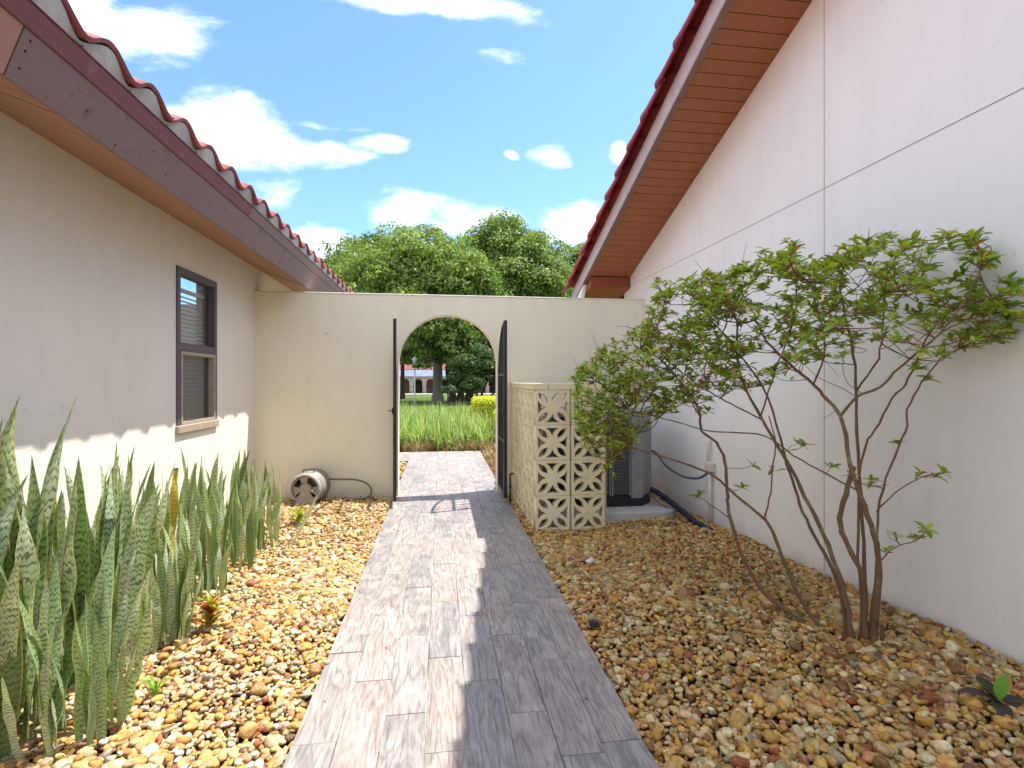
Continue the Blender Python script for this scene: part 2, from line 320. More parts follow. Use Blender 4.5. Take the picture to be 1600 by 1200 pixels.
# ------------------------------------------------------------------ mesh helpers
def tag(o, label=None, cat=None, group=None, kind=None):
    if label: o['label'] = label
    if cat: o['category'] = cat
    if group: o['group'] = group
    if kind: o['kind'] = kind
    return o
def empty(name, loc=(0, 0, 0), rz=0):
    o = bpy.data.objects.new(name, None); o.location = loc; o.rotation_euler = (0, 0, rz); o.empty_display_size = .1; COL.objects.link(o); return o
def link(name, me, parent=None, loc=None):
    o = bpy.data.objects.new(name, me); COL.objects.link(o)
    if parent is not None:
        o.parent = parent
    if loc is not None: o.location = loc
    return o
class MB:
    def __init__(s): s.v = []; s.f = []; s.uv = None
    def add(s, vs, fs):
        o = len(s.v); s.v += [tuple(x) for x in vs]; s.f += [tuple(i+o for i in f) for f in fs]
    def box(s, x0, x1, y0, y1, z0, z1, mat=None):
        vs = [Vector((x, y, z)) for x in (x0, x1) for y in (y0, y1) for z in (z0, z1)]
        if mat: vs = [mat @ v for v in vs]
        s.add(vs, [(0, 1, 3, 2), (4, 6, 7, 5), (0, 4, 5, 1), (2, 3, 7, 6), (0, 2, 6, 4), (1, 5, 7, 3)])
    def tube(s, pts, rad, n=8, cap=True):
        pts = [Vector(p) for p in pts]; m = len(pts); rs = rad if hasattr(rad, '__len__') else [rad]*m
        o = len(s.v); prev = None
        for i, p in enumerate(pts):
            t = (pts[min(i+1, m-1)]-pts[max(i-1, 0)]).normalized()
            if prev is None:
                a = Vector((0, 0, 1)) if abs(t.z) < .9 else Vector((1, 0, 0)); u = t.cross(a).normalized()
            else: u = (prev-t*prev.dot(t)).normalized()
            prev = u; w = t.cross(u)
            for k in range(n):
                an = 2*math.pi*k/n; s.v.append(tuple(p+(u*math.cos(an)+w*math.sin(an))*rs[i]))
        for i in range(m-1):
            for k in range(n):
                a = o+i*n+k; b = o+i*n+(k+1) % n; s.f.append((a, b, b+n, a+n))
        if cap:
            s.f.append(tuple(o+k for k in range(n))[::-1]); s.f.append(tuple(o+(m-1)*n+k for k in range(n)))
    def prism(s, poly, axis, a0, a1):
        """poly: 2D points; axis 'x','y','z' is the extrusion axis"""
        def P(p, a): return {'x': (a, p[0], p[1]), 'y': (p[0], a, p[1]), 'z': (p[0], p[1], a)}[axis]
        n = len(poly); s.add([P(p, a0) for p in poly]+[P(p, a1) for p in poly],
            [tuple(range(n)), tuple(range(2*n-1, n-1, -1))]+[(i, i+n, (i+1) % n+n, (i+1) % n) for i in range(n)])
    def mesh(s, name, mat, smooth=False, bevel=0, seg=1):
        me = bpy.data.meshes.new(name); me.from_pydata(s.v, [], s.f); me.materials.append(mat)
        bm = bmesh.new(); bm.from_mesh(me); bmesh.ops.recalc_face_normals(bm, faces=bm.faces)
        if bevel: bmesh.ops.bevel(bm, geom=bm.edges[:], offset=bevel, segments=seg, affect='EDGES', profile=.5)
        bm.to_mesh(me); bm.free()
        if smooth: me.polygons.foreach_set('use_smooth', [True]*len(me.polygons))
        return me
    def build(s, name, mat, parent=None, loc=None, **k):
        return link(name, s.mesh(name, mat, **k), parent, loc)
def bez(pts, n=12):
    """Catmull-Rom through the points"""
    pts = [Vector(p) for p in pts]; out = []
    q = [pts[0]*2-pts[1]]+pts+[pts[-1]*2-pts[-2]]
    for i in range(1, len(q)-2):
        for j in range(n):
            t = j/n; a, b, c, d = q[i-1], q[i], q[i+1], q[i+2]
            out.append(.5*((2*b)+(c-a)*t+(2*a-5*b+4*c-d)*t*t+(3*b-a-3*c+d)*t**3))
    out.append(pts[-1]); return out
def npmesh(name, V, Fq, mat, smooth=False):
    me = bpy.data.meshes.new(name); V = np.asarray(V, np.float32); Fq = np.asarray(Fq, np.int32); k = Fq.shape[1]
    me.vertices.add(len(V)); me.vertices.foreach_set('co', V.ravel())
    me.loops.add(Fq.size); me.loops.foreach_set('vertex_index', Fq.ravel())
    me.polygons.add(len(Fq)); me.polygons.foreach_set('loop_start', np.arange(0, Fq.size, k, dtype=np.int32))
    if smooth: me.polygons.foreach_set('use_smooth', np.ones(len(Fq), bool))
    me.materials.append(mat); me.update(calc_edges=True); return me

# ------------------------------------------------------------------ ground
def gz(x, y):
    return -.10 - .62*np.clip((y-13)/75, 0, 1)
xs = np.concatenate([np.linspace(-900, -60, 15), np.linspace(-50, 50, 41), np.linspace(60, 900, 15)])
ys = np.concatenate([np.linspace(-400, -20, 10), np.linspace(-15, 100, 60), np.linspace(115, 1500, 20)])
X, Y = np.meshgrid(xs, ys); V = np.stack([X.ravel(), Y.ravel(), gz(X, Y).ravel()], 1)
nx = len(xs); I = np.arange(len(V)).reshape(len(ys), nx)
Fq = np.stack([I[:-1, :-1].ravel(), I[:-1, 1:].ravel(), I[1:, 1:].ravel(), I[1:, :-1].ravel()], 1)
tag(link('ground', npmesh('ground', V, Fq, M['lawn'], True)), 'green lawn stretching away beyond the arched wall', kind='structure')
PX0, PX1 = -.51, .70
def bedz(x, y):
    """gravel surface height"""
    x = np.asarray(x, float); y = np.asarray(y, float)
    r = np.clip((x-.8)/1.4, 0, 1); r = r*r*(3-2*r); near = np.clip((5.2-y)/3.0, 0, 1)
    rise = .095*r*near*(x > .7)
    undul = .010*np.sin(x*5.1+1.3)*np.sin(y*3.7+.4)+.006*np.sin(x*11+y*7)
    edge = np.clip(np.minimum(abs(x-PX0), abs(x-PX1))/.12, 0, 1)
    l = .018*np.clip((PX0-x)/1., 0, 1)
    return -.034+(rise+undul+l+.012)*edge
def sheet(name, x0, x1, y0, y1, zf, mat, st=.1):
    a = np.linspace(x0, x1, max(2, int((x1-x0)/st))); b = np.linspace(y0, y1, max(2, int((y1-y0)/st))); X, Y = np.meshgrid(a, b)
    V = np.stack([X.ravel(), Y.ravel(), zf(X, Y).ravel()], 1); I = np.arange(len(V)).reshape(len(b), len(a))
    Fq = np.stack([I[:-1, :-1].ravel(), I[:-1, 1:].ravel(), I[1:, 1:].ravel(), I[1:, :-1].ravel()], 1)
    o = link(name, npmesh(name, V, Fq, mat, True)); o['kind'] = 'structure'; return o
sheet('soil', -1.96, PX0+.03, -6, 5.82, lambda x, y: bedz(x, y)-.012, M['soil'])
sheet('soil', PX1-.03, 2.38, -6, 5.82, lambda x, y: bedz(x, y)-.012, M['soil'])
sheet('soil', -3.0, PX0+.03, 5.99, 8.32, lambda x, y: bedz(-.9+0*x, y)*0-.045, M['soil'])
sheet('mulch', PX1-.03, 3.2, 5.99, 16.5, lambda x, y: -.04+.015*np.sin(x*9)*np.sin(y*7), M['mulch'])
sheet('mulch', -5.2, PX1-.03, 9.45, 16.5, lambda x, y: -.04+.015*np.sin(x*9)*np.sin(y*7), M['mulch'])

# ------------------------------------------------------------------ path
path = empty('path', (0, 0, 0)); tag(path, 'straight garden path of staggered wood look tiles running through the arch', kind='structure')
b = MB(); b.box(PX0+.004, PX1-.004, -6, 9.36, -.09, -.0035); b.box(-3.2, PX0+.004, 8.34, 9.36, -.09, -.0035); b.build('grout', M['grout'], path)
TW, TL = (PX1-PX0)/8, .607
offs = [1.87, 2.23, 1.99, 1.77, 2.17, 1.94, 2.30, 1.74]
tm = {}
def tile_mesh(w, l):
    key = (round(w, 3), round(l, 3))
    if key not in tm:
        b = MB(); b.box(-w/2+.0016, w/2-.0016, -l/2+.0016, l/2-.0016, -.009, 0); tm[key] = b.mesh('tile', M['tile'], bevel=.0012)
    return tm[key]
nt_ = 0
for c in range(8):
    y = offs[c]-3*TL
    while y < 9.36:
        y0, y1 = y, min(y+TL, 9.36); y += TL
        if y1-y0 < .04: continue
        o = link('tile', tile_mesh(TW, y1-y0), path, (PX0+TW*(c+.5)+random.uniform(-.0008, .0008), (y0+y1)/2, random.uniform(-.0016, .0016)))
        if random.random() < .5 and y1-y0 > .5: o.rotation_euler = (0, 0, math.pi)
for j, (cx0, w) in enumerate([(PX0-.304*k, .304) for k in range(8)]):
    for i in range(7):
        yy_ = 8.34+.146*i
        link('tile', tile_mesh(.302, .145), path, (cx0-.152, yy_+.073, random.uniform(-.0008, .0012)))

# ------------------------------------------------------------------ gravel (geometry-node pebbles)
pc = bpy.data.collections.new('pebble_shapes')
def pebble(i):
    bm = bmesh.new(); bmesh.ops.create_icosphere(bm, subdivisions=3, radius=1)
    from mathutils import noise as mn
    sx_, sy_, sz_ = [(1, .78, .55), (1, .66, .5), (.95, .85, .6), (1, .72, .42), (1, .8, .7), (1, .6, .55), (1, .88, .5), (.9, .8, .66)][i]
    k = [.20, .14, .30, .16, .24, .12, .26, .34][i]
    for v in bm.verts:
        q = v.co.copy(); d = 1+k*mn.noise(q*1.0+Vector((i*7.3, 2.1, i)))+k*.45*mn.noise(q*2.3+Vector((i*3.3, 8, i)))
        sgn = [math.copysign(abs(c)**(.82 if i % 3 else .92), c) for c in q]
        v.co = Vector((sgn[0]*sx_, sgn[1]*sy_, sgn[2]*sz_))*d
    me = bpy.data.meshes.new('pebble'); bm.to_mesh(me); bm.free(); me.polygons.foreach_set('use_smooth', [True]*len(me.polygons)); me.materials.append(M['pebble'])
    o = bpy.data.objects.new('pebble', me); pc.objects.link(o)
for i in range(8): pebble(i)
ng = bpy.data.node_groups.new('scatter_pebbles', 'GeometryNodeTree')
ng.interface.new_socket('Geometry', in_out='INPUT', socket_type='NodeSocketGeometry'); ng.interface.new_socket('Geometry', in_out='OUTPUT', socket_type='NodeSocketGeometry')
gi = ng.nodes.new('NodeGroupInput'); go = ng.nodes.new('NodeGroupOutput'); ip = ng.nodes.new('GeometryNodeInstanceOnPoints')
ci = ng.nodes.new('GeometryNodeCollectionInfo'); ci.inputs[0].default_value = pc; ci.inputs['Separate Children'].default_value = True; ci.inputs['Reset Children'].default_value = True
def na(nm, t):
    n = ng.nodes.new('GeometryNodeInputNamedAttribute'); n.data_type = t; n.inputs[0].default_value = nm; return n.outputs[0]
ng.links.new(gi.outputs[0], ip.inputs['Points']); ng.links.new(ci.outputs[0], ip.inputs['Instance']); ip.inputs['Pick Instance'].default_value = True
ng.links.new(na('idx', 'INT'), ip.inputs['Instance Index']); e2r = ng.nodes.new('FunctionNodeEulerToRotation'); ng.links.new(na('rot', 'FLOAT_VECTOR'), e2r.inputs[0]); ng.links.new(e2r.outputs[0], ip.inputs['Rotation'])
ng.links.new(na('scl', 'FLOAT_VECTOR'), ip.inputs['Scale']); ng.links.new(ip.outputs[0], go.inputs[0])
PAL = np.array([1.03, .985, .85])*np.array([(.60, .49, .30), (.72, .66, .53), (.55, .33, .10), (.47, .30, .13), (.25, .135, .065), (.40, .38, .33), (.36, .12, .06), (.52, .33, .22), (.64, .47, .19), (.50, .42, .27), (.60, .40, .14), (.78, .74, .66)])
PW = np.array([.15, .11, .13, .12, .07, .05, .035, .06, .11, .09, .09, .03]); PW = PW/PW.sum()
def gravel(name, x0, x1, y0, y1, cell, label, zf=bedz, layers=2, warm=(1., 1., 1.), holes=()):
    P = []; Sc = []
    for ly in range(layers):
        gx = np.arange(x0, x1, cell); gy = np.arange(y0, y1, cell); X, Y = np.meshgrid(gx, gy)
        X = X.ravel()+rng.uniform(-.5, .5, X.size)*cell*1.1; Y = Y.ravel()+rng.uniform(-.5, .5, Y.size)*cell*1.1
        s = np.exp(rng.normal(math.log(.0148), .30, X.size)); s = np.clip(s, .007, .033)
        # bigger stones sit in patches
        s *= 1+.22*np.sin(X*3.3+1)*np.sin(Y*2.6+2)
        Z = zf(X, Y)+(-.004 if ly == 0 else .011)+rng.uniform(-.006, .006, X.size)
        keep = np.ones(X.size, bool) if ly == 0 else rng.random(X.size) < .80-.55*np.clip(np.sin(X*2.9+Y*1.7+1)*np.sin(Y*2.3-X*1.1)-.35, 0, 1)*1.5-.5*np.exp(-((X-1.75)**2+(Y-2.1)**2)/.05)
        P.append(np.stack([X, Y, Z], 1)[keep]); Sc.append(s[keep])
    P = np.concatenate(P); Sc = np.concatenate(Sc)
    nb = int((x1-x0)*(y1-y0)*16)    # some large ones on top
    bx = rng.uniform(x0, x1, nb); by = rng.uniform(y0, y1, nb)
    P = np.concatenate([P, np.stack([bx, by, zf(bx, by)+.020], 1)]); Sc = np.concatenate([Sc, rng.uniform(.024, .036, nb)])
    k = (P[:, 0]-Sc*.7 > x0) & (P[:, 0]+Sc*.7 < x1) & (P[:, 1]+Sc < y1)
    for (a, c, d, e) in holes: k &= ~((P[:, 0] > a) & (P[:, 0] < c) & (P[:, 1] > d) & (P[:, 1] < e))
    P = P[k]; Sc = Sc[k]; n = len(P)
    me = bpy.data.meshes.new(name); me.vertices.add(n); me.vertices.foreach_set('co', P.astype(np.float32).ravel())
    rot = np.stack([rng.normal(0, .32, n), rng.normal(0, .32, n), rng.uniform(0, 6.28, n)], 1).astype(np.float32)
    scl = (Sc[:, None]*rng.uniform(.85, 1.18, (n, 3))).astype(np.float32)
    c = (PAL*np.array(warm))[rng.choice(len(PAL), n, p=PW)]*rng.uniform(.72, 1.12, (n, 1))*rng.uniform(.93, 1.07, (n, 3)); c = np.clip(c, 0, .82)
    c4 = np.concatenate([c, np.ones((n, 1))], 1).astype(np.float32)
    me.attributes.new('rot', 'FLOAT_VECTOR', 'POINT').data.foreach_set('vector', rot.ravel())
    me.attributes.new('scl', 'FLOAT_VECTOR', 'POINT').data.foreach_set('vector', scl.ravel())
    me.attributes.new('idx', 'INT', 'POINT').data.foreach_set('value', rng.integers(0, 8, n).astype(np.int32))
    me.attributes.new('col', 'FLOAT_COLOR', 'POINT').data.foreach_set('color', c4.ravel())
    o = link(name, me); md = o.modifiers.new('pebbles', 'NODES'); md.node_group = ng; tag(o, label, 'gravel', kind='stuff'); return o
gravel('gravel', -1.95, PX0, .35, 5.8, .0245, 'sunlit tan river pebble gravel between the left house wall and the path')
gravel('gravel', PX1, 2.36, .35, 5.8, .0245, 'golden brown river pebble gravel under the shrub, right of the path', warm=(1.05, .98, .76), holes=[(.98, 2.1, 4.5, 5.6)])  # warm: deeper gold of this shaded bed tinted into its pebble colour
gravel('gravel', -3.0, PX0, 6.0, 8.33, .03, 'strip of pebble gravel beyond the arch, left of the path', zf=lambda x, y: -.03+0*x, layers=1)

# ------------------------------------------------------------------ left house
SL = .367; cs, sn = 1/math.hypot(1, SL), SL/math.hypot(1, SL)
LH = empty('house', (-1.95, 5, 0)); tag(LH, 'house on the left with dark framed window and wavy red tile eave', 'house')
def hc(o): o.location = o.location - Vector((-1.95, 5, 0)) if o.parent is LH else o.location; return o
WL = -1.95; wy0, wy1, wz0, wz1 = 4.16, 4.85, .87, 2.115
b = MB()
ysn = [-9, wy0, wy1, 9.2]; zsn = [-.12, wz0, wz1, 2.52]
for i in range(3):
    for j in range(3):
        if i == 1 and j == 1: continue
        b.add([(WL, ysn[i], zsn[j]), (WL, ysn[i+1], zsn[j]), (WL, ysn[i+1], zsn[j+1]), (WL, ysn[i], zsn[j+1])], [(0, 1, 2, 3)])
d_ = .16
for (p, q) in [((wy0, wz0), (wy1, wz0)), ((wy1, wz0), (wy1, wz1)), ((wy1, wz1), (wy0, wz1)), ((wy0, wz1), (wy0, wz0))]:
    b.add([(WL, p[0], p[1]), (WL, q[0], q[1]), (WL-d_, q[0], q[1]), (WL-d_, p[0], p[1])], [(0, 1, 2, 3)])
# other sides of the house
b.add([(WL, 9.2, -.12), (-9, 9.2, -.12), (-9, 9.2, 2.52), (WL, 9.2, 2.52), (WL, -9, -.12), (-9, -9, -.12), (-9, -9, 2.52), (WL, -9, 2.52)], [(0, 1, 2, 3), (7, 6, 5, 4), (1, 5, 6, 2)])
hc(b.build('wall', M['stucco_left'], LH))
# window
win = hc(MB().build('window', M['win_frame'], LH)) if False else None
def boxes(lst):
    b = MB()
    for q in lst: b.box(*q)
    return b
fx0, fx1 = WL-.06, WL+.012
zm = 1.50
wf = hc(boxes([(fx0, fx1, wy0, wy1, wz1-.055, wz1), (fx0, fx1, wy0, wy0+.05, zm+.045, wz1-.055), (fx0, fx1, wy1-.05, wy1, zm+.045, wz1-.055), (fx0, fx1, wy0, wy1, zm-.02, zm+.045),
               (fx0, fx1, wy0, wy0+.05, wz0+.05, zm-.02), (fx0, fx1, wy1-.05, wy1, wz0+.05, zm-.02)]).build('window', M['win_frame'], LH, bevel=.003))
wf['label'] = 'narrow double hung window with bronze frame and blinds'
def sub(o): o.location = (0, 0, 0); return o
sub(boxes([(fx0+.01, fx1+.006, wy0+.05, wy1-.05, zm-.047, zm-.021), (fx0+.01, fx1+.006, wy0+.05, wy0+.072, wz0+.075, zm-.047), (fx0+.01, fx1+.006, wy1-.072, wy1-.05, wz0+.075, zm-.047), (fx0+.01, fx1+.006, wy0+.05, wy1-.05, wz0+.05, wz0+.075)]).build('sash', M['win_trim'], wf, bevel=.002))
sub(boxes([(WL-.05, WL+.026, wy0-.012, wy1+.012, wz0-.012, wz0+.049)]).build('sill', M['win_trim'], wf, bevel=.006))
sub(boxes([(WL-.042, WL-.038, wy0+.04, wy1-.04, zm+.03, wz1-.05)]).build('pane', M['glass'], wf))
sub(boxes([(WL-.030, WL-.026, wy0+.05, wy1-.05, wz0+.06, zm-.03)]).build('pane', M['glass'], wf))
b = MB(); z = wz0+.06
while z < wz1-.17:
    rot = Matrix.Translation((WL-.072, 0, z)) @ Matrix.Rotation(R(38), 4, 'Y'); b.box(-.0155, .0155, wy0+.03, wy1-.03, -.0008, .0008, rot); z += .034
b.box(WL-.09, WL-.06, wy0+.03, wy1-.03, wz1-.16, wz1-.135)
o = sub(b.build('blind', M['blind'], wf)); o['kind'] = 'stuff'
b = MB(); y = wy0+.05
sc_ = MB(); z = wz0+.06
while z < zm-.03: sc_.box(WL-.036, WL-.0345, wy0+.05, wy1-.05, z, z+.0022); z += .009
while y < wy1-.05: sc_.box(WL-.034, WL-.0325, y, y+.0022, wz0+.06, zm-.03); y += .009
o = sub(sc_.build('insect_screen', M['screen'], wf)); o['kind'] = 'stuff'
sub(boxes([(WL-.6, WL-.158, wy0-.3, wy1+.3, wz0-.3, wz0-.28), (WL-.6, WL-.58, wy0-.3, wy1+.3, wz0-.3, wz1+.3)]).build('room_interior', M['dark_room'], wf))

# eave: frame with origin F0, axis d (down slope, +X) and n (up/out)
F0 = Vector((-1.43, 0, 2.262)); Dv = Vector((cs, 0, -sn)); Nv = Vector((sn, 0, cs))
EM = Matrix(((Dv.x, 0, Nv.x, F0.x), (0, 1, 0, 0), (Dv.z, 0, Nv.z, F0.z), (0, 0, 0, 1)))   # local (d, y, n) -> world
def eb(d0, d1, y0, y1, n0, n1, name, mat, bevel=.002, parent=LH):
    b = MB(); b.box(d0, d1, y0, y1, n0, n1, EM); return hc(b.build(name, mat, parent, bevel=bevel))
bw = .112
sb = MB(); sb.box(-.555, -.031, -bw/2+.0045, bw/2-.0045, .003, .016); sbm = sb.mesh('soffit_board', M['soffit_left'], bevel=.002)
y = -.3
while y < 9.1:
    o = link('soffit_board', sbm, LH); o.matrix_local = Matrix.Translation((1.95, -5, 0)) @ EM @ Matrix.Translation((0, y, random.uniform(0, .002))); y += bw
eb(-5, -.032, -9, 9.2, .022, .20, 'roof_deck', M['dark_wood'], 0)
o = eb(-.03, 0, -9, 1.925, .0, .178, 'fascia_board', M['fascia_bare']); o['label'] = 'bare reddish wood fascia board at the near end'
eb(-.03, 0, 1.931, 4.83, .0, .178, 'fascia_board', M['fascia']); eb(-.03, 0, 4.835, 9.25, .0, .178, 'fascia_board', M['fascia'])
eb(-.03, .006, -9, 3.93, .179, .256, 'fascia_trim', M['trim'], .004); eb(-.03, .006, 3.935, 9.25, .179, .256, 'fascia_trim', M['fascia'], .004)
eb(-.03, .0085, -9, 9.25, .257, .262, 'drip_edge', M['trim'], .001)
for (y, n) in [(1.965, .15), (1.962, .11), (1.967, .05), (2.29, .075), (2.5, .03), (2.75, .12), (2.9, .06), (3.6, .12), (3.62, .05), (4.80, .14), (4.80, .04)]:
    b = MB(); b.tube([EM @ Vector((-.001, y, n)), EM @ Vector((.0012, y, n))], .0045, 8); hc(b.build('nail_head', M['dark_wood'], LH))
WT = .305; A = .064
def prof(u):
    u = u % 1.0
    c = .5*(1+math.cos(2*math.pi*(u-.42)))
    return A*(c**.85)
Y0T = 2.292-.42*WT+.0-3*WT
# mortar under the first course
b = MB(); ny = 420; yv = [-1.5+i*(10.7/ny) for i in range(ny+1)]
for i, y in enumerate(yv):
    top = .266+prof((y-Y0T)/WT)+.012
    for (d, n) in ((-.004, .262), (-.004, top), (-.03, top), (-.03, .262)): b.v.append(tuple(EM @ Vector((d, y, n))))
for i in range(ny):
    for k in range(4): a = i*4+k; c = i*4+(k+1) % 4; b.f.append((a, c, c+4, a+4))
b.f += [(0, 1, 2, 3), (ny*4+3, ny*4+2, ny*4+1, ny*4)]
hc(b.build('mortar_fill', M['mortar'], LH))
k = 0
y = Y0T
while y < 9.1:
    if y > .9:
        b = MB(); b.tube([EM @ Vector((-.005, y-.01*WT, .2665)), EM @ Vector((-.0025, y-.01*WT, .2665))], .0055, 8); hc(b.build('weep_hole', M['dark_wood'], LH))
    y += WT
# S tile, local: x = down slope (nose at 0), y along the eave, z up
def stile(W_, ln, th=.019, nu=20, nv=3, uo=0.0, ov=1.06):
    b = MB(); nv1 = nv+1
    for side in (0, 1):
        for j in range(nv1):
            for i in range(nu+1):
                u = i/nu*ov-.03; z = prof(u)+(th if side else 0); x = -ln*j/nv-(.024*prof(u)/A if j == 0 else 0)
                z += .016*(1-j/nv)
                b.v.append((x, u*W_, z+(.004*u if side else .004*u)))
    n1_ = nu+1; tot = n1_*nv1
    for side in (0, 1):
        for j in range(nv):
            for i in range(nu):
                a = side*tot+j*n1_+i; q = (a, a+1, a+1+n1_, a+n1_); b.f.append(q if side else q[::-1])
    for i in range(nu): b.f.append((i, i+1, i+1+tot, i+tot)); a = nv*n1_+i; b.f.append((a+1, a, a+tot, a+1+tot))
    for j in range(nv): a = j*n1_; b.f.append((a+n1_, a, a+tot, a+n1_+tot)); a += nu; b.f.append((a, a+n1_, a+n1_+tot, a+tot))
    return b
sm = stile(WT, .42).mesh('roof_tile', M['tile_left'], smooth=False)
for p in sm.polygons: p.use_smooth = abs(p.normal.x) < .5
BaseM = Matrix.Translation((1.95, -5, 0)) @ EM
y = Y0T-3*WT
while y < 9.2:
    for c in range(2):
        o = link('roof_tile', sm, LH)
        o.matrix_local = BaseM @ Matrix.Translation((.022-c*.36+random.uniform(-.006, .006), y+random.uniform(-.004, .004), .268+random.uniform(0, .003))) @ Matrix.Rotation(random.uniform(-.012, .012), 4, 'Z')
    y += WT
# rest of the left roof: corrugated courses joined
def roof_field(name, Mx, u0, u1, c0, c1, expo, mat, parent, npp=10):
    ncy = int((u1-u0)/WT*npp); u = np.linspace(u0, u1, ncy+1); Vs = []; Fs = []; base = 0
    h = np.array([prof((q-Y0T)/WT) for q in u])
    for c in range(c0, c1):
        xa, xb = .026-c*expo, .026-(c+1)*expo-.02
        top = np.stack([np.full_like(u, xa), u, h+.030], 1); bot = np.stack([np.full_like(u, xb), u, h+.012], 1); lip = np.stack([np.full_like(u, xa), u, h+.010], 1)
        Vs += [lip, top, bot]; n = len(u); i = np.arange(n-1)
        for s_ in (0, n): Fs.append(np.stack([base+s_+i, base+s_+i+1, base+s_+n+i+1, base+s_+n+i], 1))
        base += 3*n
    Vv = np.concatenate(Vs); Vv[:, 2] += .268; H = np.c_[Vv, np.ones(len(Vv))] @ np.array(Mx).T
    o = link(name, npmesh(name, H[:, :3], np.concatenate(Fs), mat, True), parent); o['kind'] = 'stuff'; return o
roof_field('roof_tile_field', BaseM, -9, 9.2, 2, 13, .36, M['tile_left'], LH, 8)
roof_field('roof_tile_field', BaseM, -9, Y0T-3*WT, 0, 2, .36, M['tile_left'], LH, 8)

# ------------------------------------------------------------------ right house
SL = .349; cs, sn = 1/math.hypot(1, SL), SL/math.hypot(1, SL)
WR = 2.36; RH = empty('house', (WR, 3, 0)); tag(RH, 'house on the right with tall white stucco gable and maroon tiled rake', 'house')
def hr(o): o.location = o.location-Vector((WR, 3, 0)); return o
Z0 = 4.750            # soffit plane z = Z0 - SL*y
YR = -2.2; YE = 6.95
b = MB(); b.prism([(-9, -.12), (YE-.45, -.12), (YE-.45, Z0-SL*(YE-.45)+.03), (YR, Z0-SL*YR+.03), (-9, Z0-SL*YR+.03+SL*(YR+9)*-1)], 'x', WR, 9.5)
hr(b.build('wall', M['stucco_right'], RH))
yj = at(1288, 300, 1).x; yj = WR/yj
b = MB(); b.box(WR-.0025, WR+.002, yj-.002, yj+.002, -.05, Z0-SL*yj+.01); b.box(WR-.0025, WR+.002, -9, yj-.004, 2.448, 2.4515); b.box(WR-.0025, WR+.002, yj+.004, YE-.46, 2.448, 2.4515)
hr(b.build('control_joint', Mat('joint_dark', .9).color((.42, .37, .32)).m, RH))
# slope frame for the rake: local (e down slope +Y, x, n)
def RM(x, e, n):
    return Vector((x, e*cs+n*sn, Z0-e*sn+n*cs))
RF = Matrix(((0, 1, 0, 0), (cs, 0, sn, 0), (-sn, 0, cs, Z0), (0, 0, 0, 1)))      # local (e, x, n) -> world
RFl = Matrix.Translation((-WR, -3, 0)) @ RF
eE = 6.27/cs; e0 = YR/cs
pitch = .110; b = MB(); b.box(-pitch/2+.0025, pitch/2-.0025, 1.842, WR-.001, .0, .012); sbr = b.mesh('soffit_board', M['soffit_right'], bevel=.0025)
e = eE-pitch/2
while e > 1.2:
    o = link('soffit_board', sbr, RH); o.matrix_local = RFl @ Matrix.Translation((e, 0, 0)); e -= pitch
b = MB(); b.box(e0, e+pitch/2-.002, 1.842, WR-.001, 0, .012); link('soffit_panel', b.mesh('soffit_panel', M['soffit_right']), RH).matrix_local = RFl
b = MB(); b.box(e0, YE/cs, 1.845, 9.8, .016, .15); link('roof_deck', b.mesh('roof_deck', M['dark_wood']), RH).matrix_local = RFl
for (a, c) in ((e0, 2.2), (2.204, 4.45), (4.454, YE/cs+.02)):
    b = MB(); b.box(a, c, 1.788, 1.840, -.002, .156); link('fascia_board', b.mesh('fascia_board', M['fascia_light'], bevel=.003), RH).matrix_local = RFl
# underside strip of the fascia, brown
for (a, c) in ((e0, 4.0), (4.003, YE/cs-.05)):
    b = MB(); b.box(a, c, 1.792, 1.8405, -.012, -.0025); link('fascia_strip', b.mesh('fascia_strip', wood_paint('brown_strip_%d' % int(a*3), (.20, .115, .095), (.25, .15, .125)), bevel=.002), RH).matrix_local = RFl
# boxed end of the eave
b = MB(); zt = Z0-SL*6.27
b.prism([(6.27, zt-.004), (6.27, 2.424), (YE-.05, 2.31), (YE-.05, Z0-SL*(YE-.05)-.004)], 'x', 1.845, WR-.002)
hr(b.build('eave_box', M['porkchop'], RH, bevel=.004))
b = MB(); b.prism([(6.45, Z0-SL*6.45-.016), (6.55, 2.33), (YE-.03, 2.22), (YE-.03, Z0-SL*(YE-.03)-.016)], 'x', 1.80, 1.842)
hr(b.build('eave_box_end', M['stucco_right'], RH))
# rake barrels
def barrel(ln, r0, r1, th=.013, n=14, a0=-15, a1=192):
    b = MB(); nn = 5
    for side in (0, 1):
        for j in range(nn+1):
            r = r0+(r1-r0)*j/nn; r += .007*math.exp(-((j)/.7)**2)
            rr = r-(th if side else 0)
            for i in range(n+1):
                a = R(a0+(a1-a0)*i/n); b.v.append((-ln*j/nn, math.cos(a)*rr, math.sin(a)*rr))
    n1_ = n+1; tot = n1_*(nn+1)
    for side in (0, 1):
        for j in range(nn):
            for i in range(n):
                a = side*tot+j*n1_+i; q = (a, a+1, a+1+n1_, a+n1_); b.f.append(q[::-1] if side else q)
    for i in range(n): b.f.append((i, i+1, i+1+tot, i+tot))
    for j in range(nn): a = j*n1_; b.f.append((a+n1_, a, a+tot, a+n1_+tot)); a += n; b.f.append((a, a+n1_, a+n1_+tot, a+tot))
    return b
rm = barrel(.415, .122, .084).mesh('rake_tile', M['tile_right'])
for p in rm.polygons: p.use_smooth = True
e = YE/cs+.06
while e > e0+.3:
    o = link('rake_tile', rm, RH)
    o.matrix_local = RFl @ Matrix.Translation((e, 1.795+random.uniform(-.004, .004), .170)) @ Matrix.Rotation(R(3.0), 4, 'Y') @ Matrix.Rotation(random.uniform(-.015, .015), 4, 'Z'); e -= .335
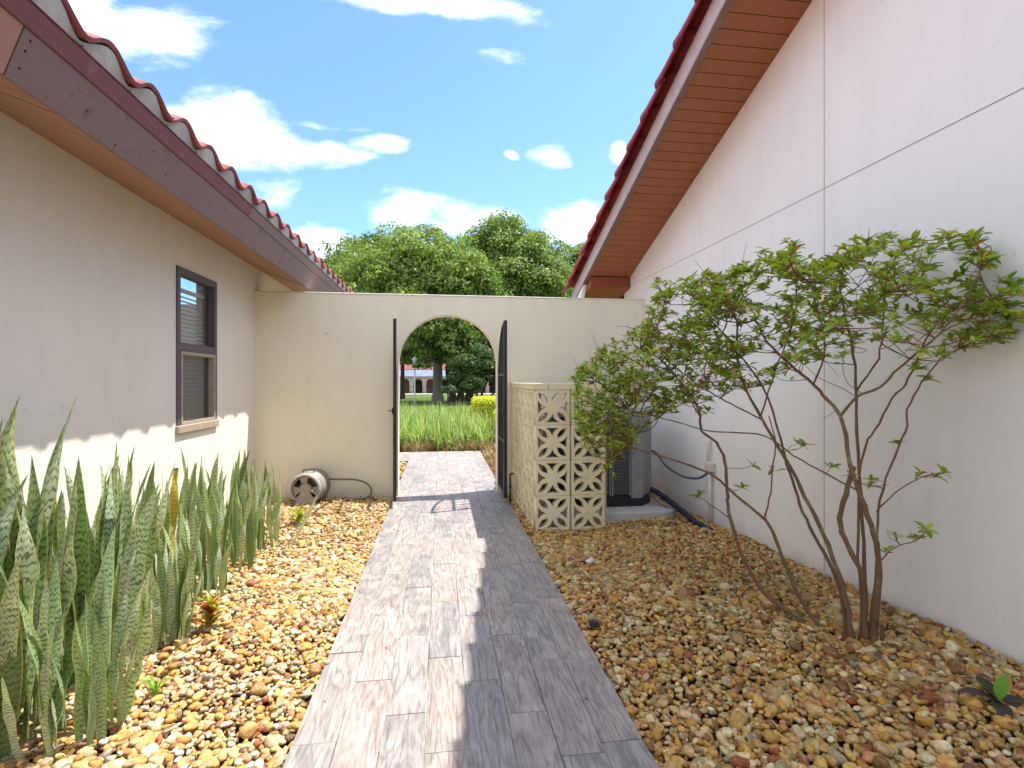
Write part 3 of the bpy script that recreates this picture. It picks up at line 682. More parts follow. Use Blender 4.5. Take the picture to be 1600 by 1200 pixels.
b = MB(); b.box(e0, YE/cs-.02, 1.795, 1.90, .147, .175); link('rake_bedding', b.mesh('rake_bedding', tile_mat('orange_clay', (.42, .13, .05), (.5, .2, .08))), RH).matrix_local = RFl
RT = RFl @ Matrix.Translation((YE/cs+.09, 0, -.115))
roof_field('roof_tile_field', RT, 1.86, 9.8, 0, 27, .335, M['tile_right'], RH, 8)

# ------------------------------------------------------------------ arched garden wall
AY0, AY1, AZ, AZR = 5.8, 5.98, 2.19, 2.19
ax0, ax1 = -.465, .626; acx, ar = (ax0+ax1)/2, (ax1-ax0)/2; az = 1.44
AW = empty('garden_wall', ((WL+WR)/2, AY0, 0)); tag(AW, 'cream stucco garden wall with arched gateway joining the two houses', 'wall')
b = MB()
arc = [(acx+ar*math.cos(a), az+ar*math.sin(a)) for a in np.linspace(math.pi, 0, 33)]
outer = [(WL, -.12), (WL, AZ), (WR, AZ), (WR, -.12)]
prof_pts = [(ax0, -.12)]+arc+[(ax1, -.12)]
# faces strip by strip
def wallface(y, flip):
    vs = []; fs = []
    def q(pts):
        o = len(vs); vs.extend([(p[0], y, p[1]) for p in pts]); fs.append(tuple(range(o, o+len(pts)))[::-1 if flip else 1])
    q([(WL, -.12), (ax0, -.12), (ax0, AZ), (WL, AZ)]); q([(ax1, -.12), (WR, -.12), (WR, AZ), (ax1, AZ)])
    for i in range(len(arc)-1): q([arc[i], arc[i+1], (arc[i+1][0], AZ), (arc[i][0], AZ)])
    b.add(vs, fs)
wallface(AY0, False); wallface(AY1, True)
for i in range(len(prof_pts)-1):
    p, q = prof_pts[i], prof_pts[i+1]; b.add([(p[0], AY0, p[1]), (q[0], AY0, q[1]), (q[0], AY1, q[1]), (p[0], AY1, p[1])], [(0, 1, 2, 3)])
b.add([(WL, AY0, AZ), (WR, AY0, AZ), (WR, AY1, AZ), (WL, AY1, AZ)], [(0, 1, 2, 3)])
me = bpy.data.meshes.new('wall'); me.from_pydata(b.v, [], b.f); me.materials.append(M['stucco_arch'])
bm = bmesh.new(); bm.from_mesh(me); bmesh.ops.remove_doubles(bm, verts=bm.verts, dist=.0005); bmesh.ops.recalc_face_normals(bm, faces=bm.faces); bm.to_mesh(me); bm.free()
o = link('wall', me, AW); o.location = -Vector(AW.location)
M['cap'] = plain('wall_cap_paint', (.74, .70, .62), .9, .1)
b = MB(); b.box(WL+.001, WR-.001, AY0-.006, AY1+.006, AZ, AZ+.018); o = b.build('wall_cap', M['cap'], AW, bevel=.004); o.location = -Vector(AW.location)
p = at(510, 520, AY0-.001)
b = MB(); b.box(p.x-.012, p.x+.012, AY0-.02, AY0-.001, p.z-.004, p.z+.006); b.tube([(p.x+.01, AY0-.012, p.z), (p.x+.03, AY0-.02, p.z+.012), (p.x+.032, AY0-.012, p.z-.04)], .0025, 6)
tag(b.build('wall_hook', M['bracket']), 'tiny white hook on the garden wall left of the arch', 'hook')

# ------------------------------------------------------------------ iron gates
def gate(hinge, near, label, numbers=False):
    H = Vector(hinge); D = Vector(near)-H; ln = D.length; ang = math.atan2(D.y, D.x)
    g_ = empty('gate', (H.x, H.y, 0), ang); tag(g_, label, 'gate', 'pair of iron gates in the arch')
    # local: x along leaf from hinge, z up
    zb = .09; zh = 1.40; zt = 1.87
    def top(x): t = x/ln; return zh+(zt-zh)*math.sqrt(max(0, 1-(1-t)**2))
    b = MB(); b.box(-.014, .014, -.014, .014, zb, zh+.01); b.build('hinge_stile', M['iron'], g_, bevel=.002)
    b = MB(); b.box(ln-.016, ln+.016, -.016, .016, zb-.02, zt); b.build('latch_stile', M['iron'], g_, bevel=.002)
    b = MB(); pts = [Vector((x, 0, top(x)-.012)) for x in np.linspace(0, ln, 15)]
    for i in range(14):
        a, c = pts[i], pts[i+1]; b.add([(a.x, -.012, a.z-.013), (c.x, -.012, c.z-.013), (c.x, .012, c.z-.013), (a.x, .012, a.z-.013), (a.x, -.012, a.z+.013), (c.x, -.012, c.z+.013), (c.x, .012, c.z+.013), (a.x, .012, a.z+.013)],
            [(0, 3, 2, 1), (4, 5, 6, 7), (0, 1, 5, 4), (2, 3, 7, 6)])
    b.build('arched_rail', M['iron'], g_)
    for z in (zb+.005, .63, 1.32): b = MB(); b.box(.013, ln-.015, -.012, .012, z-.012, z+.012); b.build('crossbar', M['iron'], g_, bevel=.002)
    for k in range(1, 5):
        x = ln*k/5; b = MB(); b.box(x-.006, x+.006, -.006, .006, zb+.01, top(x)-.02); b.build('bar', M['iron'], g_)
    b = MB(); b.box(ln-.05, ln+.03, -.028, -.016, .93, .99); b.tube([(ln-.02, -.02, .96), (ln-.02, -.06, .96), (ln-.05, -.06, .955)], .006, 6); b.build('latch', M['iron'], g_)
    if numbers:
        for k, ch in enumerate('7152'):
            cu = bpy.data.curves.new('digit', 'FONT'); cu.body = ch; cu.size = .10; cu.extrude = .003; cu.align_x = 'CENTER'
            t = bpy.data.objects.new('digit', cu); COL.objects.link(t); dg = bpy.context.evaluated_depsgraph_get(); dg.update()
            me = bpy.data.meshes.new_from_object(t.evaluated_get(dg)); bpy.data.objects.remove(t)
            me.materials.clear(); me.materials.append(M['number'])
            o = link('house_number', me, g_, (ln*.62, .018, 1.10-.095*k)); o.rotation_euler = (R(90), 0, R(180))
            b = MB(); b.box(ln*.62-.04, ln*.62+.04, .008, .012, 1.10-.095*k-.008, 1.10-.095*k-.004); b.build('number_holder', M['iron'], g_)
gate((-.492, 5.775, 0), (-.452, 5.24, 0), 'left black iron gate leaf swung open in the arch, seen edge on')
gate((.645, 5.775, 0), (.648, 5.235, 0), 'right black iron gate leaf with house numbers, swung open by the block screen', True)

# ------------------------------------------------------------------ breeze block screen
BX0, BX1, BY = .78, 1.40, 4.30
BS = empty('breeze_block_screen', (BX0, BY, 0)); tag(BS, 'cream breeze block screen with flower pattern hiding the air conditioner', 'screen wall')
def block_mesh():
    cu = bpy.data.curves.new('blk', 'CURVE'); cu.dimensions = '2D'; cu.fill_mode = 'BOTH'; cu.extrude = .031; cu.bevel_depth = .003; cu.bevel_resolution = 1
    def poly(pts):
        s = cu.splines.new('POLY'); s.points.add(len(pts)-1)
        for p, q in zip(s.points, pts): p.co = (q[0]*.147, q[1]*.147, 0, 1)
        s.use_cyclic_u = True
    poly([(-.985, -.985), (.985, -.985), (.985, .985), (-.985, .985)])
    def rot(p, k):
        for _ in range(k): p = (-p[1], p[0])
        return p
    # lens on the diagonal
    n = 8; lens = []
    P, Q = Vector((.85, .85)), Vector((.24, .24)); per = Vector((-1, 1)).normalized()
    for i in range(n+1):
        t = i/n; c = P.lerp(Q, t)+per*(.185*math.sin(math.pi*t)**.9); lens.append((c.x, c.y))
    for i in range(1, n):
        t = i/n; c = Q.lerp(P, t)-per*(.185*math.sin(math.pi*t)**.9); lens.append((c.x, c.y))
    # triangle with concave sides opening to the edge
    tri = [(-.47, .87), (.47, .87)]
    for i in range(1, 7):
        t = i/7; c = Vector((.47, .87)).lerp(Vector((0, .31)), t)+Vector((-.7, .7))*.0+Vector((-.70, .71))*(.085*math.sin(math.pi*t)); tri.append((c.x, c.y))
    tri.append((0, .31))
    for i in range(6, 0, -1):
        t = i/7; c = Vector((.47, .87)).lerp(Vector((0, .31)), t)+Vector((-.70, .71))*(.085*math.sin(math.pi*t)); tri.append((-c.x, c.y))
    for k in range(4): poly([rot(p, k) for p in lens]); poly([rot(p, k) for p in tri])
    t = bpy.data.objects.new('t', cu); COL.objects.link(t); dg = bpy.context.evaluated_depsgraph_get(); dg.update()
    me = bpy.data.meshes.new_from_object(t.evaluated_get(dg)); bpy.data.objects.remove(t); me.name = 'block'
    me.materials.clear(); me.materials.append(M['block']); return me
bmh = block_mesh()
bh = .2985; bz0 = -.045+.03
def put_block(x, y, z, rz):
    o = link('block', bmh, BS); o.location = (x-BX0, y-BY, z); o.rotation_euler = (R(90), 0, rz)
for r_ in range(4):
    z = bz0+bh*(r_+.5)
    for c in range(2): put_block(BX0+.155+.31*c, BY+.036, z, 0)
    for c in range(5):
        put_block(BX0+.036, BY+.070+.005+.1435+c*.286, z, R(90))
# scale of the side blocks along Y fits four and a half blocks to the wall
for o in [o for o in BS.children if abs(o.rotation_euler.z) > .1]: o.scale = (.968, 1, 1)
b = MB()
for r_ in range(1, 4):
    z = bz0+bh*r_; b.box(.006, BX1-BX0-.006, .010, .062, z-.004, z+.004)
    b.box(.010, .062, .075, AY0-BY, z-.004, z+.004)
b.box(.306, .314, .010, .062, bz0, bz0+4*bh)
for c in range(6): y = .075+c*.286; b.box(.010, .062, y-.004, y+.004, bz0, bz0+4*bh)
b.build('mortar', M['block_mortar'], BS)
zc = bz0+4*bh
for (x0, x1, y0, y1) in ((-.004, .115, -.004, .40), (.119, .625, -.004, .078), (-.004, .078, .404, .95), (-.004, .078, .954, AY0-BY-.002)):
    b = MB(); b.box(x0, x1, y0, y1, zc+.001, zc+.056); b.build('cap_block', M['block'], BS, bevel=.003)
for z0_ in (0,):
    b = MB(); b.box(BX1-BX0+.0, BX1-BX0+.004, .004, .068, bz0, zc); b.build('end_face', M['block'], BS)
# thin pipe beside the gate
b = MB(); b.tube(bez([(.725, 5.45, -.05), (.725, 5.45, .24), (.73, 5.45, .27), (.76, 5.46, .272)], 5), .009, 8)
b.box(.712, .738, 5.437, 5.463, .13, .15); tag(b.build('iron_pipe', M['iron']), 'short rusty black pipe bent at the top beside the right gate', 'pipe')

# ------------------------------------------------------------------ air conditioner
pad = MB(); pts = [(.96, 4.47), (1.98, 4.42), (2.10, 4.47), (2.14, 4.60), (2.14, 5.6), (.96, 5.6)]
pad.prism(pts, 'z', -.06, .085); tag(pad.build('concrete_pad', M['concrete'], bevel=.012, seg=2), 'pale concrete pad under the air conditioner', 'slab')
AC = empty('air_conditioner', (1.5, 5.05, .088)); tag(AC, 'grey louvred outdoor air conditioning unit on the concrete pad', 'air conditioner')
def octa(x0, x1, y0, y1, c): return [(x0+c, y0), (x1-c, y0), (x1, y0+c), (x1, y1-c), (x1-c, y1), (x0+c, y1), (x0, y1-c), (x0, y0+c)]
ox, oy = -.46, -.40; X1, Y1 = .50, .40
def acb(b, name, mat, **k): return b.build(name, mat, AC, **k)
b = MB(); b.prism(octa(ox, X1, oy, Y1, .13), 'z', 0, .10); acb(b, 'base_pan', M['ac_black'], bevel=.006)
b = MB(); b.prism(octa(ox+.03, X1-.03, oy+.03, Y1-.03, .13), 'z', .10, .83); acb(b, 'coil', M['ac_black'])
b = MB(); b.prism(octa(ox-.01, X1+.01, oy-.01, Y1+.01, .13), 'z', .83, .89); acb(b, 'top_cover', M['ac_grey'], bevel=.008)
b = MB()
for r_ in np.linspace(.06, .30, 7): b.tube([(.02+r_*math.cos(a), r_*math.sin(a), .90) for a in np.linspace(0, 2*math.pi, 25)], .003, 5, False)
for a in np.linspace(0, math.pi, 6)[:-1]: b.tube([(.02+.3*math.cos(a), .3*math.sin(a), .903), (.02-.3*math.cos(a), -.3*math.sin(a), .903)], .004, 5)
acb(b, 'fan_guard', M['ac_black'])
for (x0, x1) in ((ox+.13, -.20), (-.19, .06), (.07, .25)):   # louvred panels facing the path
    b = MB(); z = .115
    while z < .81:
        b.box(x0+.01, x1-.01, oy-.004, oy+.020, 0, .0035, Matrix.Translation((0, 0, z)) @ Matrix.Rotation(0, 4, 'X')); z += .0135
    b.box(x0, x0+.012, oy-.008, oy+.02, .10, .83); b.box(x1-.012, x1, oy-.008, oy+.02, .10, .83)
    o = acb(b, 'louvre_panel', M['ac_grey']); o['kind'] = 'stuff'
b = MB(); b.box(.255, X1-.13, oy-.012, oy+.02, .075, .83); acb(b, 'corner_panel', M['ac_grey'], bevel=.004)
b = MB(); b.prism([(X1-.128, oy-.01), (X1+.008, oy+.128), (X1-.012, oy+.15), (X1-.14, oy+.02)], 'z', .10, .83); acb(b, 'service_panel', M['ac_grey'], bevel=.003)
b = MB(); z = .115
while z < .81: b.box(ox-.004, ox+.02, oy+.14, Y1-.14, z, z+.0035); b.box(X1-.02, X1+.004, oy+.16, Y1-.14, z, z+.0035); z += .0135
o = acb(b, 'side_louvres', M['ac_grey']); o['kind'] = 'stuff'
# insulated line, wire and conduit
P_ = [(1.96, 4.80, .21), (2.02, 4.74, .205), (2.08, 4.62, .16), (2.13, 4.42, .10), (2.16, 4.20, .045), (2.20, 4.02, .02), (2.25, 3.86, -.02)]
b = MB(); pp = bez(P_, 8); b.tube(pp, [.026+.002*math.sin(i*1.3) for i in range(len(pp))], 12); tag(b.build('insulated_pipe', M['foam'], smooth=True), 'thick dark blue foam wrapped refrigerant line drooping from the air conditioner to the gravel', 'pipe')
b = MB(); b.tube(bez([(1.95, 4.78, .20), (2.02, 4.66, .12), (2.08, 4.45, .07), (2.12, 4.25, .03), (2.17, 4.05, .012)], 6), .007, 6); tag(b.build('copper_line', plain('bare_copper', (.30, .13, .07), .5)), 'thin bare copper line running beside the dark foam pipe', 'pipe')
b = MB(); b.tube(bez([(2.0, 4.86, .585), (2.06, 4.80, .56), (2.12, 4.70, .45), (2.20, 4.55, .38), (2.28, 4.42, .375), (2.325, 4.34, .42), (2.335, 4.30, .47)], 8), .011, 8); tag(b.build('power_cable', M['whip'], smooth=True), 'looping dark grey cable from the air conditioner to the wall box', 'cable')
JB = empty('junction_box', (2.33, 4.27, .50)); tag(JB, 'small white junction box and conduit fixed low on the right house wall', 'electrical box')
b = MB(); b.box(-.028, .028, -.045, .045, -.035, .045); b.build('box', M['conduit'], JB, bevel=.004)
b = MB(); b.tube([(0, 0, -.035), (0, 0, -.53)], .016, 10); b.build('conduit', M['conduit'], JB, smooth=True)
b = MB(); b.tube([(0, .03, .045), (0, .03, .20), (.028, .03, .23)], .012, 10); b.build('upper_conduit', M['conduit'], JB, smooth=True)

# ------------------------------------------------------------------ hose reel
HR = empty('hose_reel', (-1.33, 5.52, 0), R(-6)); HR.scale = (.78, .78, .78); tag(HR, 'round taupe plastic hose reel standing against the garden wall', 'hose reel')
def ring(b, y0, y1, ro0, ro1, ri0, ri1, zc, n=40, a0=0, a1=360):
    A_ = [R(a0+(a1-a0)*i/n) for i in range(n+1)]; o = len(b.v)
    for a in A_:
        for (y, r_) in ((y0, ro0), (y1, ro1), (y1, ri1), (y0, ri0)): b.v.append((r_*math.cos(a), y, zc+r_*math.sin(a)))
    for i in range(n):
        for k in range(4): p = o+i*4+k; q = o+i*4+(k+1) % 4; b.f.append((p, q, q+4, p+4))
zc = .225
b = MB(); ring(b, -.12, .20, .195, .215, .183, .20, zc); b.build('housing', M['reel'], HR, smooth=True)
b = MB(); ring(b, -.150, -.118, .185, .202, .168, .178, zc); b.build('front_ring', M['reel_ring'], HR, smooth=True)
b = MB(); ring(b, -.128, -.118, .166, .170, .150, .150, zc); b.build('inner_ring', M['reel'], HR, smooth=True)
b = MB(); b.prism([(.19*math.cos(a), zc+.19*math.sin(a)) for a in np.linspace(0, 2*math.pi, 33)[:-1]], 'y', .10, .11); b.build('back_plate', M['reel_dark'], HR)
for a in (100, 190, 350):
    b = MB(); t0, t1 = R(a-22), R(a+22); pts = [(.06*math.cos(t0), zc+.06*math.sin(t0)), (.175*math.cos(t0), zc+.175*math.sin(t0)), (.178*math.cos(R(a)), zc+.178*math.sin(R(a))), (.175*math.cos(t1), zc+.175*math.sin(t1)), (.06*math.cos(t1), zc+.06*math.sin(t1))]
    b.prism(pts, 'y', -.125, -.105); b.build('spoke', M['reel'], HR, bevel=.003)
b = MB(); b.prism([(.075*math.cos(a), zc+.075*math.sin(a)) for a in np.linspace(0, 2*math.pi, 25)[:-1]], 'y', -.14, -.08); b.build('hub', M['reel'], HR, bevel=.006)
b = MB(); b.prism([(-.15, -.02), (.155, -.02), (.115, .11), (.05, .19), (-.05, .19), (-.11, .11)], 'y', -.145, -.132); b.build('front_stand', M['reel'], HR, bevel=.004)
b = MB(); b.prism([(-.17, -.02), (.18, -.02), (.14, .10), (-.14, .10)], 'y', .17, .20); b.build('rear_stand', M['reel'], HR, bevel=.004)
b = MB(); b.tube(bez([(-.07, -.02, zc+.195), (-.06, -.02, zc+.225), (.06, -.02, zc+.225), (.07, -.02, zc+.195)], 6), .008, 8); b.build('carry_handle', M['reel_dark'], HR, smooth=True)
b = MB(); b.tube([(.10, -.13, zc-.02), (.10, -.19, zc-.02)], .012, 8); b.build('crank_knob', M['reel_ring'], HR)
b = MB()
for q in range(7):
    r_ = .10+.012*(q % 3); y = -.07+.025*q; b.tube([(r_*math.cos(a), y, zc+r_*math.sin(a)) for a in np.linspace(0, 2*math.pi, 25)], .011, 6, False)
b.build('coiled_hose', M['hose'], HR, smooth=True)
b = MB(); b.tube(bez([(-1.14, 5.58, .24), (-1.02, 5.66, .22), (-.90, 5.70, .205), (-.79, 5.72, .16), (-.735, 5.71, .08), (-.78, 5.68, .015), (-.95, 5.66, .0), (-1.12, 5.66, .0)], 8), .010, 8)
tag(b.build('garden_hose', M['hose'], smooth=True), 'thin grey green hose looping from the reel down to the gravel', 'hose')

# ------------------------------------------------------------------ snake plants
def snake_mesh(seed, mat, wr=.085, blunt=False):
    rs = random.Random(seed); nl, nw = 20, 4; lean = rs.uniform(.0, .17); bend = rs.uniform(-.10, .16); tw = rs.uniform(-1.1, 1.1); side = rs.uniform(-.06, .06); fold = rs.uniform(.3, .8); wav = rs.uniform(.002, .02)
    me = bpy.data.meshes.new('leaf'); V = []; uv = []
    for i in range(nl+1):
        t = i/nl
        w = wr*(.42+.58*min(1, t*2.4)**.8)*(1 if t < .62 else max(.006, (1-((t-.62)/.38)**1.4)))*.5
        if blunt: w = wr*.5*(.5+.5*min(1, t*2))*(1 if t < .9 else .75)
        cx_ = lean*t+bend*t*t*t; cy_ = side*math.sin(t*3); cz = t*(1-.12*lean)-.10*abs(bend)*t**3
        a = tw*t
        for j in range(nw+1):
            s_ = (j/nw-.5)*2; lx = s_*w; ly = fold*w*(s_*s_)*(1-.3*t)+wav*math.sin(t*17+s_*2)*w/(wr*.5)
            V.append((cx_+ly*math.cos(a)-lx*math.sin(a)*1.0, cy_+lx*math.cos(a)+ly*math.sin(a), cz)); uv.append((j/nw, t))
    Fs = [(i*(nw+1)+j, i*(nw+1)+j+1, (i+1)*(nw+1)+j+1, (i+1)*(nw+1)+j) for i in range(nl) for j in range(nw)]
    me.from_pydata(V, [], Fs); ul = me.uv_layers.new(name='UVMap')
    for lp in me.loops: ul.data[lp.index].uv = uv[lp.vertex_index]
    me.materials.append(mat); me.polygons.foreach_set('use_smooth', [True]*len(me.polygons)); 
    return me
SV = [snake_mesh(i, M['snake'] if i % 5 < 3 else M['snake_green'], random.uniform(.078, .112)) for i in range(15)]
SY = [snake_mesh(50+i, M['snake_yellow'], .07, i == 1) for i in range(3)]
clumps = [(-1.66, 2.14, .10, 19, .98, 1.30, 'tallest snake plant clump, at the left edge of the picture against the wall'),
          (-1.47, 1.98, .10, 19, .66, 1.0, 'snake plant clump nearest the camera at the lower left corner'),
          (-1.24, 2.02, .10, 15, .42, .72, 'short front snake plant clump with one broad leaf leaning out over the gravel'),
          (-1.46, 2.42, .11, 19, .72, 1.04, 'snake plant clump with a pair of tall pale rounded leaves'),
          (-1.66, 2.80, .11, 17, .66, .94, 'snake plant clump against the wall with one yellowed leaf'),
          (-1.34, 2.72, .10, 17, .48, .76, 'snake plant clump directly left of the small red croton'),
          (-1.60, 3.25, .12, 14, .62, .88, 'snake plant clump against the wall left of the window'),
          (-1.36, 3.22, .11, 13, .50, .72, 'snake plant clump directly behind the small red croton'),
          (-1.64, 3.72, .12, 13, .62, .86, 'snake plant clump against the wall below the near side of the window'),
          (-1.36, 3.74, .12, 14, .46, .68, 'outer snake plant clump in the middle of the row, beside the bare gravel'),
          (-1.62, 4.20, .13, 14, .58, .80, 'snake plant clump against the wall directly under the window'),
          (-1.34, 4.16, .11, 12, .42, .62, 'outer snake plant clump with slender leaves leaning toward the path'),
          (-1.58, 4.66, .12, 11, .46, .66, 'farthest snake plant clump, next to the hose reel')]
for ci_, (x, y, rad, n, h0, h1, lab) in enumerate(clumps):
    z = float(bedz(x, y)); c = empty('snake_plant', (x, y, z)); tag(c, lab, 'plant', 'snake plants along the left house wall')
    n = int(n*1.4)
    for k in range(n):
        a = k*2.4+random.uniform(-.4, .4); rr = rad*math.sqrt((k+.5)/n)*random.uniform(.8, 1.25)
        yel = (ci_ in (0, 3, 4, 6) and k == n-1) or (ci_ == 4 and k == 3)
        me = random.choice(SY) if yel else random.choice(SV)
        h = random.uniform(h0, h1)*(random.uniform(.5, .8) if random.random() < .32 else 1)
        o = link('leaf', me, c, (rr*math.cos(a)*1.1, rr*math.sin(a)*1.3, -.02))
        if x+o.location.x < WL+.06: o.location.x = WL+.06-x
        yaw = a+random.uniform(-.9, .9)
        if x < -1.55 and math.cos(yaw) < -.1: yaw = random.uniform(-1.2, 1.2)
        o.rotation_euler = (random.uniform(-.05, .05), random.uniform(-.05, .05), yaw); s_ = h; o.scale = (s_*.85, s_*.85, s_)
        if yel: o['label'] = 'yellowed leaf'
# a few placed leaves that stand out
def lone(ci_x, me, loc, rot, sc): 
    o = link('leaf', me, ci_x, loc); o.rotation_euler = rot; o.scale = sc; return o
sps = [o for o in COL.objects if o.name.startswith('snake_plant')]
def big_leaf(pl, base_px, base_py, Yb, h, lean, w=1.15, seed=90, mat='snake'):
    m = snake_mesh(seed, M[mat], .115); p = at(base_px, base_py, Yb); o = link('leaf', m, pl, (p.x-pl.location.x, p.y-pl.location.y, -.02))
    o.rotation_euler = (0, lean[1], lean[0]); o.scale = (h*w*.8, h*w*.8, h)
big_leaf(sps[2], 180, 1140, 2.03, .62, (R(20), .22), 1.25, 91)
big_leaf(sps[1], 60, 1150, 1.97, .60, (R(60), .20), 1.2, 92, 'snake_green')
big_leaf(sps[5], 270, 990, 2.72, .50, (R(-70), .05), .9, 93)
big_leaf(sps[11], 430, 880, 3.85, .45, (R(15), .5), .8, 94)
big_leaf(sps[12], 455, 850, 4.2, .42, (R(40), .45), .8, 95)

# ------------------------------------------------------------------ small plants
def rosette(name, loc, mat, n, ln, w, label, cat='plant', up=.5, stem=0., mat2=None):
    r0 = empty(name, loc); tag(r0, label, cat)
    nl = 6; V = []; Fs = []
    for i in range(nl+1):
        t = i/nl; ww = w*math.sin(math.pi*min(.98, .04+t*.94))**.8/2; z = up*t-.45*t*t*up*1.2; x = t*(1-.2*up)
        V += [(x*ln, -ww, z*ln+ww*.4), (x*ln, 0, z*ln), (x*ln, ww, z*ln+ww*.4)]
    for i in range(nl): a = i*3; Fs += [(a, a+3, a+4, a+1), (a+1, a+4, a+5, a+2)]
    mes = []
    for m_ in ([mat, mat2] if mat2 else [mat]):
        me = bpy.data.meshes.new('leaf'); me.from_pydata(V, [], Fs); me.materials.append(m_); me.polygons.foreach_set('use_smooth', [True]*len(me.polygons)); mes.append(me)
    for k in range(n):
        o = link('leaf', mes[k % len(mes)] if not mat2 else (mes[1] if k % 5 < 3 else mes[0]), r0, (0, 0, stem*(k/n))); a = k*2.4+random.uniform(-.3, .3)
        o.rotation_euler = (random.uniform(-.3, .3), random.uniform(-.9, .1) if stem else random.uniform(-.7, .2), a); s_ = random.uniform(.6, 1.1); o.scale = (s_, s_, s_)
    if stem: b = MB(); b.tube([(0, 0, -.02), (0, 0, stem)], .004, 6); b.build('stem', M['twig'], r0)
    return r0
p = at(330, 985, 2.82); rosette('croton', (p.x, p.y, 0), M['croton'], 70, .10, .019, 'small red and yellow croton growing in the gravel by the snake plants', stem=.12, mat2=M['croton_g'])
p = at(466, 800, 4.75); rosette('ground_plant', (p.x, p.y, 0), M['seed_dull'], 34, .13, .022, 'bright yellow green leafy plant in front of the hose reel', stem=.10)
p = at(1560, 1175, 1.62); sdl = empty('seedling', (p.x, p.y, float(bedz(p.x, p.y))+.015)); tag(sdl, 'seedling with bright green and dark purple leaves at the bottom right corner', 'plant')
def simple_leaf(w, ln, mat, nl=8, cup=.3, droop=.5):
    V = []; Fs = []
    for i in range(nl+1):
        t = i/nl; ww = w*math.sin(math.pi*min(.985, .03+t*.95))**.75/2; V += [(t*ln, -ww, ww*cup-droop*ln*t*t*.3), (t*ln, 0, -droop*ln*t*t*.3), (t*ln, ww, ww*cup-droop*ln*t*t*.3)]
    for i in range(nl): a = i*3; Fs += [(a, a+3, a+4, a+1), (a+1, a+4, a+5, a+2)]
    me = bpy.data.meshes.new('leaf'); me.from_pydata(V, [], Fs); me.materials.append(mat); me.polygons.foreach_set('use_smooth', [True]*len(me.polygons)); return me
for (az_, el, ln, w, m_) in ((150, 50, .09, .03, 'seed_green'), (20, 62, .10, .042, 'seed_green'), (165, 20, .13, .06, 'seed_purple'), (80, 30, .10, .055, 'seed_purple'), (-10, 8, .11, .05, 'seed_purple'), (230, 5, .13, .05, 'seed_purple'), (120, 55, .08, .045, 'seed_purple')):
    o = link('leaf', simple_leaf(w, ln, M[m_]), sdl, (0, 0, .01)); o.rotation_euler = (0, -R(el), R(az_))
for i, (px, py, lab) in enumerate([(640, 765, None), (1098, 885, 'tiny green weed sprouting in the gravel between path and shrub'), (1245, 990, None), (242, 1090, 'small pale snake plant shoot in the near left gravel')]):
    if lab is None: continue
    t, bb = raydir(px, py); Yg = -(HC+.0)/bb; rosette('weed', (t*Yg, Yg, .0), M['seed_green'], 6, .05 if i == 1 else .10, .014, lab, up=1.3)
t, bb = raydir(928, 977); Yg = -(HC-.01)/bb
cp = MB(); cp.prism([(.026*math.cos(a), .026*math.sin(a)) for a in np.linspace(0, 2*math.pi, 25)[:-1]], 'z', 0, .012); cp.prism([(.014*math.cos(a), .014*math.sin(a)) for a in np.linspace(0, 2*math.pi, 25)[:-1]], 'z', .012, .017)
o = cp.build('pipe_cap', M['black_plastic'], loc=(t*Yg, Yg, .012), bevel=.0015); o.rotation_euler = (.12, .1, 0); tag(o, 'small round black plastic cap lying in the gravel right of the path', 'cap')
t, bb = raydir(922, 879); Yg = -(HC-.01)/bb
bm = bmesh.new(); bmesh.ops.create_icosphere(bm, subdivisions=3, radius=.032)
for v in bm.verts: v.co.z = v.co.z*.55+.006*math.sin(v.co.x*120); v.co.y *= .8+.1*math.sin(v.co.x*90)
me = bpy.data.meshes.new('white_stone'); bm.to_mesh(me); bm.free(); me.materials.append(M['shell']); me.polygons.foreach_set('use_smooth', [True]*len(me.polygons))
tag(link('white_stone', me, loc=(t*Yg, Yg, .02)), 'single bright white stone on the gravel in front of the block screen', 'stone')
# dead leaves and crumbs on the path and gravel
V = []; Fs = []
for i in range(520):
    if i < 46: x, y, z = rng.uniform(PX0+.05, PX1-.02), rng.uniform(1.4, 8), .003
    else:
        x = rng.choice([rng.uniform(-1.9, PX0), rng.uniform(PX1, 2.3)]); y = rng.uniform(1.2, 5.7); z = float(bedz(x, y))+.034
    if i > 400: x, y = 1.78+rng.normal(0, .22), 2.05+rng.normal(0, .28); x = min(x, 2.3); z = float(bedz(x, y))+.034
    s_ = rng.uniform(.006, .014) if i < 46 else rng.uniform(.012, .03); a = rng.uniform(0, 6.28); w = s_*rng.uniform(.25, .45); o = len(V)
    for (lx, ly, lz) in ((-s_, 0, .002), (0, -w, .0), (s_, 0, .003), (0, w, .004)): V.append((x+lx*math.cos(a)-ly*math.sin(a), y+lx*math.sin(a)+ly*math.cos(a), z+lz))
    Fs.append((o, o+1, o+2, o+3))
tag(link('leaf_litter', npmesh('leaf_litter', V, Fs, M['dry_leaf'])), 'scattered brown leaf bits on the path and gravel', 'litter', kind='stuff')

